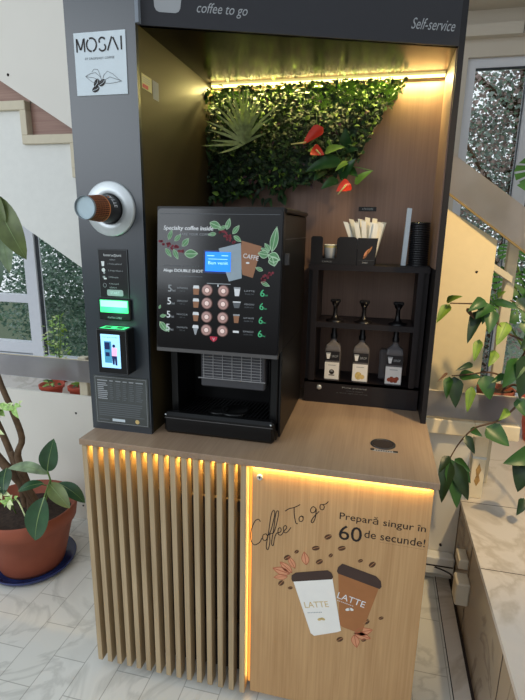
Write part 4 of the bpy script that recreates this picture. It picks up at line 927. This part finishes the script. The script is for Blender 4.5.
# ================================================================== LEFT POTTED RUBBER PLANT
px, py = -.655, .475
b = B('blue_glaze'); b.lathe((px, py, .0), (0, 0, 1), [(.001, 0), (.001, .165), (.010, .195), (.034, .212), (.037, .208), (.014, .185), (.010, .15), (.010, 0)], 56); tag(b.build('plant_saucer', None, (px, py, 0)), 'blue glazed saucer with soil crumbs under the large terracotta pot', 'saucer')
rp_ = thing('potted_rubber_plant', 'rubber plant with glossy dark leaves in large terracotta pot at left', 'potted plant', (px, py, .012)); LP = (px, py, .012)
b = B('terracotta'); b.lathe((px, py, .012), (0, 0, 1), [(0, 0), (0, .150), (.020, .158), (.24, .212), (.245, .226), (.325, .238), (.330, .232), (.325, .224), (.26, .205), (.255, 0)], 56); b.build('pot', rp_, LP)
b = B('soil'); b.lathe((px, py, .275), (0, 0, 1), [(0, .205), (.010, .16), (.016, .08), (.018, 0)], 28); b.build('soil', rp_, LP)
b = B('bark')
for pts, r0, r1 in (([(-.66, .50, .28), (-.64, .48, .42), (-.665, .46, .60), (-.63, .46, .70), (-.68, .47, .84), (-.735, .47, 1.0), (-.80, .47, 1.3), (-.74, .48, 1.6), (-.66, .48, 1.85)], .018, .010),
                    ([(-.60, .50, .28), (-.66, .48, .42), (-.76, .47, .54), (-.86, .47, .66)], .024, .020), ([(-.57, .49, .28), (-.61, .47, .38), (-.66, .46, .50), (-.70, .46, .62)], .015, .010), ([(-.70, .52, .28), (-.70, .50, .42), (-.75, .5, .62), (-.86, .5, .9)], .02, .014)):
    n_ = len(pts); P_ = spline(pts, 4); b.tube(P_, [r0 + (r1 - r0) * i / (len(P_) - 1) for i in range(len(P_))], 10)
b.build('trunk', rp_, LP)
b = B('ficus')
def lf(m, p, q, up, w, bend=.08, kind='oval', mid='ficus_mid', fold=.10): b.use(m); b.leaf(p, q, up, w, bend, kind, mid=mid, fold=fold, n=10)
lf('ficus', (-.475, .42, .565), (-.415, .41, .745), (.3, -1, .1), .088)
lf('ficus', (-.415, .31, .505), (-.455, .27, .300), (.1, -1, .3), .115)
lf('ficus_olive', (-.475, .42, .505), (-.325, .36, .430), (.1, -.6, .8), .075, .12)
lf('ficus', (-.44, .44, .50), (-.300, .44, .415), (.2, -.4, .9), .07, .12)
lf('ficus_pale', (-.475, .43, .545), (-.675, .40, .565), (0, -.5, 1), .06, .16)
lf('ficus', (-.50, .42, .50), (-.60, .36, .475), (0, -.5, 1), .055, .1)
lf('ficus', (-.72, .44, .54), (-.66, .34, .46), (0, -.5, 1), .08, .1)
b.use('stem_green'); b.tube(spline([(-.55, .47, .34), (-.50, .44, .44), (-.470, .43, .50), (-.475, .42, .57)], 4), .004, 6); b.tube([(-.475, .43, .51), (-.415, .31, .507)], .003, 6); b.tube(spline([(-.60, .45, .475), (-.54, .44, .480), (-.46, .43, .483)], 4), .0028, 6)
# upper crown leaves
lf('ficus_olive', (-.66, .48, 1.82), (-.515, .47, 1.545), (.4, -1, .3), .115, .10)
lf('ficus_olive', (-.67, .48, 1.84), (-.575, .44, 1.70), (.4, -1, .5), .05, .10)
lf('ficus_pale', (-.66, .50, 1.80), (-.600, .46, 1.48), (.6, -1, .1), .08, .06)
lf('ficus', (-.70, .48, 1.66), (-.640, .44, 1.42), (.5, -1, 0), .08, .05)
lf('ficus', (-.67, .48, 1.86), (-.625, .48, 1.97), (.5, -1, 0), .03, .05)
lf('ficus_olive', (-.68, .48, 1.85), (-.60, .46, 1.86), (.2, -.7, .7), .03, .1)
lf('ficus', (-.80, .48, 1.3), (-.66, .46, 1.27), (.2, -.6, .7), .06, .1)
b.build('rubber_leaves', rp_, LP)
b = B('varieg'); random.seed(5)
def cluster(c, n, r, L):
    for i in range(n):
        a = 2 * PI * i / n + random.uniform(-.3, .3); p = Vector(c) + Vector((random.uniform(-r, r), random.uniform(-r, r) * .6, random.uniform(-r, r)))
        q = p + Vector((math.cos(a), -.35, math.sin(a) * .8)).normalized() * L * random.uniform(.7, 1.2); b.use(random.choice(['varieg', 'varieg', 'varieg_pale'])); b.leaf(p, q, (0, -.8, .6), L * .42, .12, 'lance', mid='varieg_pale', n=5)
cluster((-.68, .38, .86), 9, .03, .085); cluster((-.58, .38, .90), 6, .02, .06); cluster((-.70, .36, .78), 6, .02, .07); cluster((-.64, .36, .43), 9, .025, .055); cluster((-.70, .36, .46), 6, .02, .06); cluster((-.72, .38, .70), 5, .02, .06)
b.use('varieg_pale'); b.tube(spline([(-.62, .36, .44), (-.58, .34, .43), (-.545, .33, .37)], 4), .0035, 6)
b.use('stem_green'); b.tube(spline([(-.70, .45, .28), (-.70, .39, .45), (-.73, .39, .62), (-.68, .39, .86), (-.60, .39, .90)], 4), .003, 6)
b.build('variegated_shoots', rp_, LP)

# ================================================================== SMALL POTS ON THE LEDGE, LEFT
def small_pot(x, y, r, h, label, leaves, spread, tall, mats, name='potted_plant'):
    t = thing(name, label, 'potted plant', (x, y, .45)); L_ = (x, y, .45)
    b = B('terracotta_red'); b.lathe((x, y, .451), (0, 0, 1), [(0, 0), (0, r * .68), (h * .75, r * .93), (h * .76, r * 1.04), (h, r * 1.08), (h, r * .95), (h * .85, r * .9), (h * .84, 0)], 28); b.build('pot', t, L_)
    b = B('stem_green'); zt_ = .45 + h * .9
    for k in range(4): 
        a = random.uniform(0, 6.28); b.tube([(x, y, zt_), (x + math.cos(a) * spread * .3, y, zt_ + tall * .5), (x + math.cos(a) * spread * .5, y, zt_ + tall)], .003, 5)
    for k in range(leaves):
        q = random.random(); a = random.uniform(0, 6.28); p = Vector((x + math.cos(a) * spread * random.uniform(0, .8) * (1.1 - q * .5), y + math.sin(a) * spread * .6, zt_ + q * tall)); d_ = Vector((math.cos(a), math.sin(a) * .5 - .4, random.uniform(-.5, .4))).normalized()
        b.use(random.choice(mats)); b.leaf(p, p + d_ * random.uniform(.03, .055), (0, -.5, 1), .026, .1, 'heart', n=4)
    b.build('foliage', t, L_)
small_pot(-1.31, 1.60, .085, .105, 'small red pot, left one of two on the ledge behind the board', 10, .06, .03, ['varieg', 'vine'])
small_pot(-1.09, 1.60, .070, .110, 'small red pot, right one of two behind the board beside the column', 8, .05, .02, ['vine', 'vine_light'])
small_pot(-1.50, 1.95, .08, .10, 'bushy pale variegated climbing plant standing before the left window', 120, .13, .46, ['varieg', 'varieg', 'varieg_pale', 'vine_light'], 'climbing_plant')

# ================================================================== RIGHT VINE PLANT
vp = thing('potted_vine', 'trailing green vine in small terracotta pot behind the right handrail band', 'potted plant', (1.545, .965, .857)); LV = (1.545, .965, .857)
b = B('terracotta'); b.lathe((1.545, .965, .857), (0, 0, 1), [(0, 0), (0, .058), (.095, .072), (.096, .080), (.135, .083), (.135, .075), (.12, .072), (.115, 0)], 40); b.build('pot', vp, LV)
b = B('soil'); b.lathe((1.545, .965, .972), (0, 0, 1), [(0, .072), (.006, .04), (.008, 0)], 24); b.build('soil', vp, LV)
b = B('stem_brown'); root = (1.55, .96, .97)
for pts in ([root, (1.62, .95, 1.02), (1.60, .78, 1.0), (1.524, .74, .92), (1.43, .74, .872), (1.377, .74, .80), (1.344, .74, .72)],
            [root, (1.62, .98, 1.1), (1.60, .80, 1.24), (1.50, .74, 1.30), (1.44, .74, 1.36), (1.407, .74, 1.407), (1.33, .73, 1.41), (1.27, .72, 1.41)],
            [root, (1.60, .95, 1.05), (1.56, .78, 1.09), (1.46, .74, 1.125), (1.38, .74, 1.11), (1.31, .73, 1.10)],
            [root, (1.66, .95, 1.15), (1.68, .8, 1.3), (1.62, .76, 1.38), (1.5, .74, 1.43)], [root, (1.68, .95, .98), (1.72, .8, .85), (1.66, .74, .78)], [root, (1.70, .9, .9), (1.72, .76, .7), (1.68, .73, .58)]):
    P_ = spline(pts, 5); b.tube(P_, [.006 - .0035 * i / (len(P_) - 1) for i in range(len(P_))], 7)
b.build('vine_stem', vp, LV)
random.seed(9)
b = MB()
LV_ = [((1.271, 1.403), (1.223, 1.329), 'vine_light', .05), ((1.258, 1.414), (1.309, 1.445), 'vine_light', .035), ((1.401, 1.43), (1.334, 1.385), 'vine', .055), ((1.43, 1.411), (1.368, 1.354), 'vine', .065), ((1.388, 1.384), (1.349, 1.252), 'vine_dark', .055), ((1.432, 1.391), (1.424, 1.3), 'vine', .065), ((1.401, 1.265), (1.384, 1.178), 'vine_light', .042), ((1.439, 1.423), (1.553, 1.397), 'vine', .035), ((1.553, 1.2), (1.5, 1.08), 'vine', .085), ((1.60, 1.22), (1.566, 1.043), 'vine_dark', .12), ((1.386, 1.161), (1.314, 1.138), 'vine_dark', .030), ((1.297, 1.106), (1.252, 1.071), 'vine_dry', .014), ((1.322, 1.095), (1.336, .966), 'vine_dark', .075), ((1.303, 1.093), (1.295, 1.007), 'vine', .045), ((1.342, 1.096), (1.428, 1.104), 'vine', .055), ((1.398, 1.057), (1.386, .949), 'vine_light', .045), ((1.444, 1.11), (1.47, 1.011), 'vine', .080), ((1.473, .885), (1.563, .823), 'vine', .095), ((1.415, .865), (1.458, .847), 'vine', .035), ((1.394, .839), (1.434, .769), 'vine_dark', .045), ((1.67, .796), (1.54, .755), 'vine', .090), ((1.64, .768), (1.616, .628), 'vine_dark', .10), ((1.663, .573), (1.631, .509), 'vine_dark', .05),
       ((1.341, .719), (1.318, .534), 'vine_dark', .075), ((1.349, .72), (1.383, .519), 'vine', .095), ((1.363, .712), (1.428, .555), 'vine_dark', .075), ((1.362, .722), (1.428, .683), 'vine', .05), ((1.34, .729), (1.296, .665), 'vine_dark', .045), ((1.375, .701), (1.435, .625), 'vine', .055),
       ((1.50, 1.34), (1.46, 1.25), 'vine_light', .06), ((1.56, 1.36), (1.60, 1.27), 'vine', .07), ((1.52, 1.44), (1.58, 1.38), 'vine_dark', .05), ((1.45, 1.44), (1.47, 1.47), 'vine_light', .03), ((1.58, 1.46), (1.53, 1.42), 'vine', .05), ((1.47, 1.22), (1.44, 1.16), 'vine_light', .045), ((1.52, 1.12), (1.46, 1.09), 'vine', .035), ((1.58, 1.02), (1.62, .95), 'vine', .06), ((1.55, .97), (1.51, .93), 'vine_light', .04), ((1.61, 1.32), (1.55, 1.24), 'vine_dark', .07), ((1.60, 1.50), (1.55, 1.47), 'vine_light', .05), ((1.34, 1.39), (1.37, 1.35), 'vine_dry', .02), ((1.41, 1.40), (1.40, 1.33), 'vine', .04)]
for (x0, z0_), (x1, z1_), m, w in LV_:
    y = .70 + random.uniform(-.012, .03); b.use(m); b.leaf((x0, y + .03, z0_), (x1, y - random.uniform(0, .03), z1_), (random.uniform(-.5, .2), -1, random.uniform(.2, .8)), w, random.uniform(.04, .12), 'heart', mid='stem_green' if m == 'vine_light' else None, fold=.14, n=8)
b.build('vine_leaves', vp, LV)

# monstera at the window, right
mp_ = thing('potted_monstera', 'monstera with split light green leaf beside the right window', 'potted plant', (2.02, 1.72, .45)); LMn = (2.02, 1.72, .45)
b = B('terracotta_red'); b.lathe((2.02, 1.72, .451), (0, 0, 1), [(0, 0), (0, .10), (.22, .14), (.22, .152), (.27, .155), (.27, .14), (.25, .135), (.25, 0)], 32); b.build('pot', mp_, LMn)
def mleaf(b, c, dirv, up, R, m):
    b.use(m); c = Vector(c); dirv = Vector(dirv).normalized(); up = Vector(up); up = (up - dirv * up.dot(dirv)).normalized(); sd = dirv.cross(up)
    for s in (-1, 1):
        prev = None
        for k in range(7):
            a0 = math.radians(150 - k * 25); a1 = a0 - math.radians(19); r = R * (.75 + .25 * math.sin((k + 1) / 8 * PI)) * (1.25 if k == 6 else 1)
            mid_ = c + dirv * R * (k / 6 * .75 - .2)
            p0 = c + dirv * math.cos(a0) * r + sd * s * math.sin(a0) * r * .85 - up * R * .14; p1 = c + dirv * math.cos(a1) * r + sd * s * math.sin(a1) * r * .85 - up * R * .14
            h0 = (mid_ + p0) * .5 + up * R * .08; h1 = (mid_ + p1) * .5 + up * R * .08; m1 = mid_ + dirv * R * .125
            b.add([mid_, h0, p0, p1, h1, m1], [(0, 1, 4, 5), (1, 2, 3, 4)], True)
b = B('monstera')
for c, dv, R, m in (((1.80, 1.62, 2.03), (-.6, -.5, -.55), .17, 'monstera'), ((1.70, 1.60, 1.45), (-.4, -.5, -.7), .12, 'monstera_dark'), ((1.78, 1.62, 1.32), (-.5, -.5, -.7), .14, 'monstera_dark'), ((1.90, 1.6, 1.7), (.4, -.5, -.6), .17, 'monstera'), ((1.69, 1.62, 1.60), (-.2, -.5, -.5), .09, 'monstera_dark'), ((1.86, 1.58, 1.50), (.0, -.6, -.6), .13, 'monstera_dark'), ((1.64, 1.64, 1.30), (-.5, -.5, -.6), .09, 'monstera')):
    mleaf(b, c, dv, (0, -.7, .7), R, m)
b.build('monstera_leaves', mp_, LMn)
b = B('stem_green')
for c in ((1.80, 1.62, 2.03), (1.70, 1.60, 1.45), (1.78, 1.62, 1.32), (1.90, 1.6, 1.7), (1.69, 1.62, 1.60), (1.86, 1.58, 1.50), (1.64, 1.64, 1.30)):
    b.tube(spline([(2.02, 1.72, .70), ((2.02 + c[0]) / 2 + .03, 1.70, (.7 + c[2]) / 2), c], 5), .006, 6)
b.build('leaf_stalks', mp_, LMn)
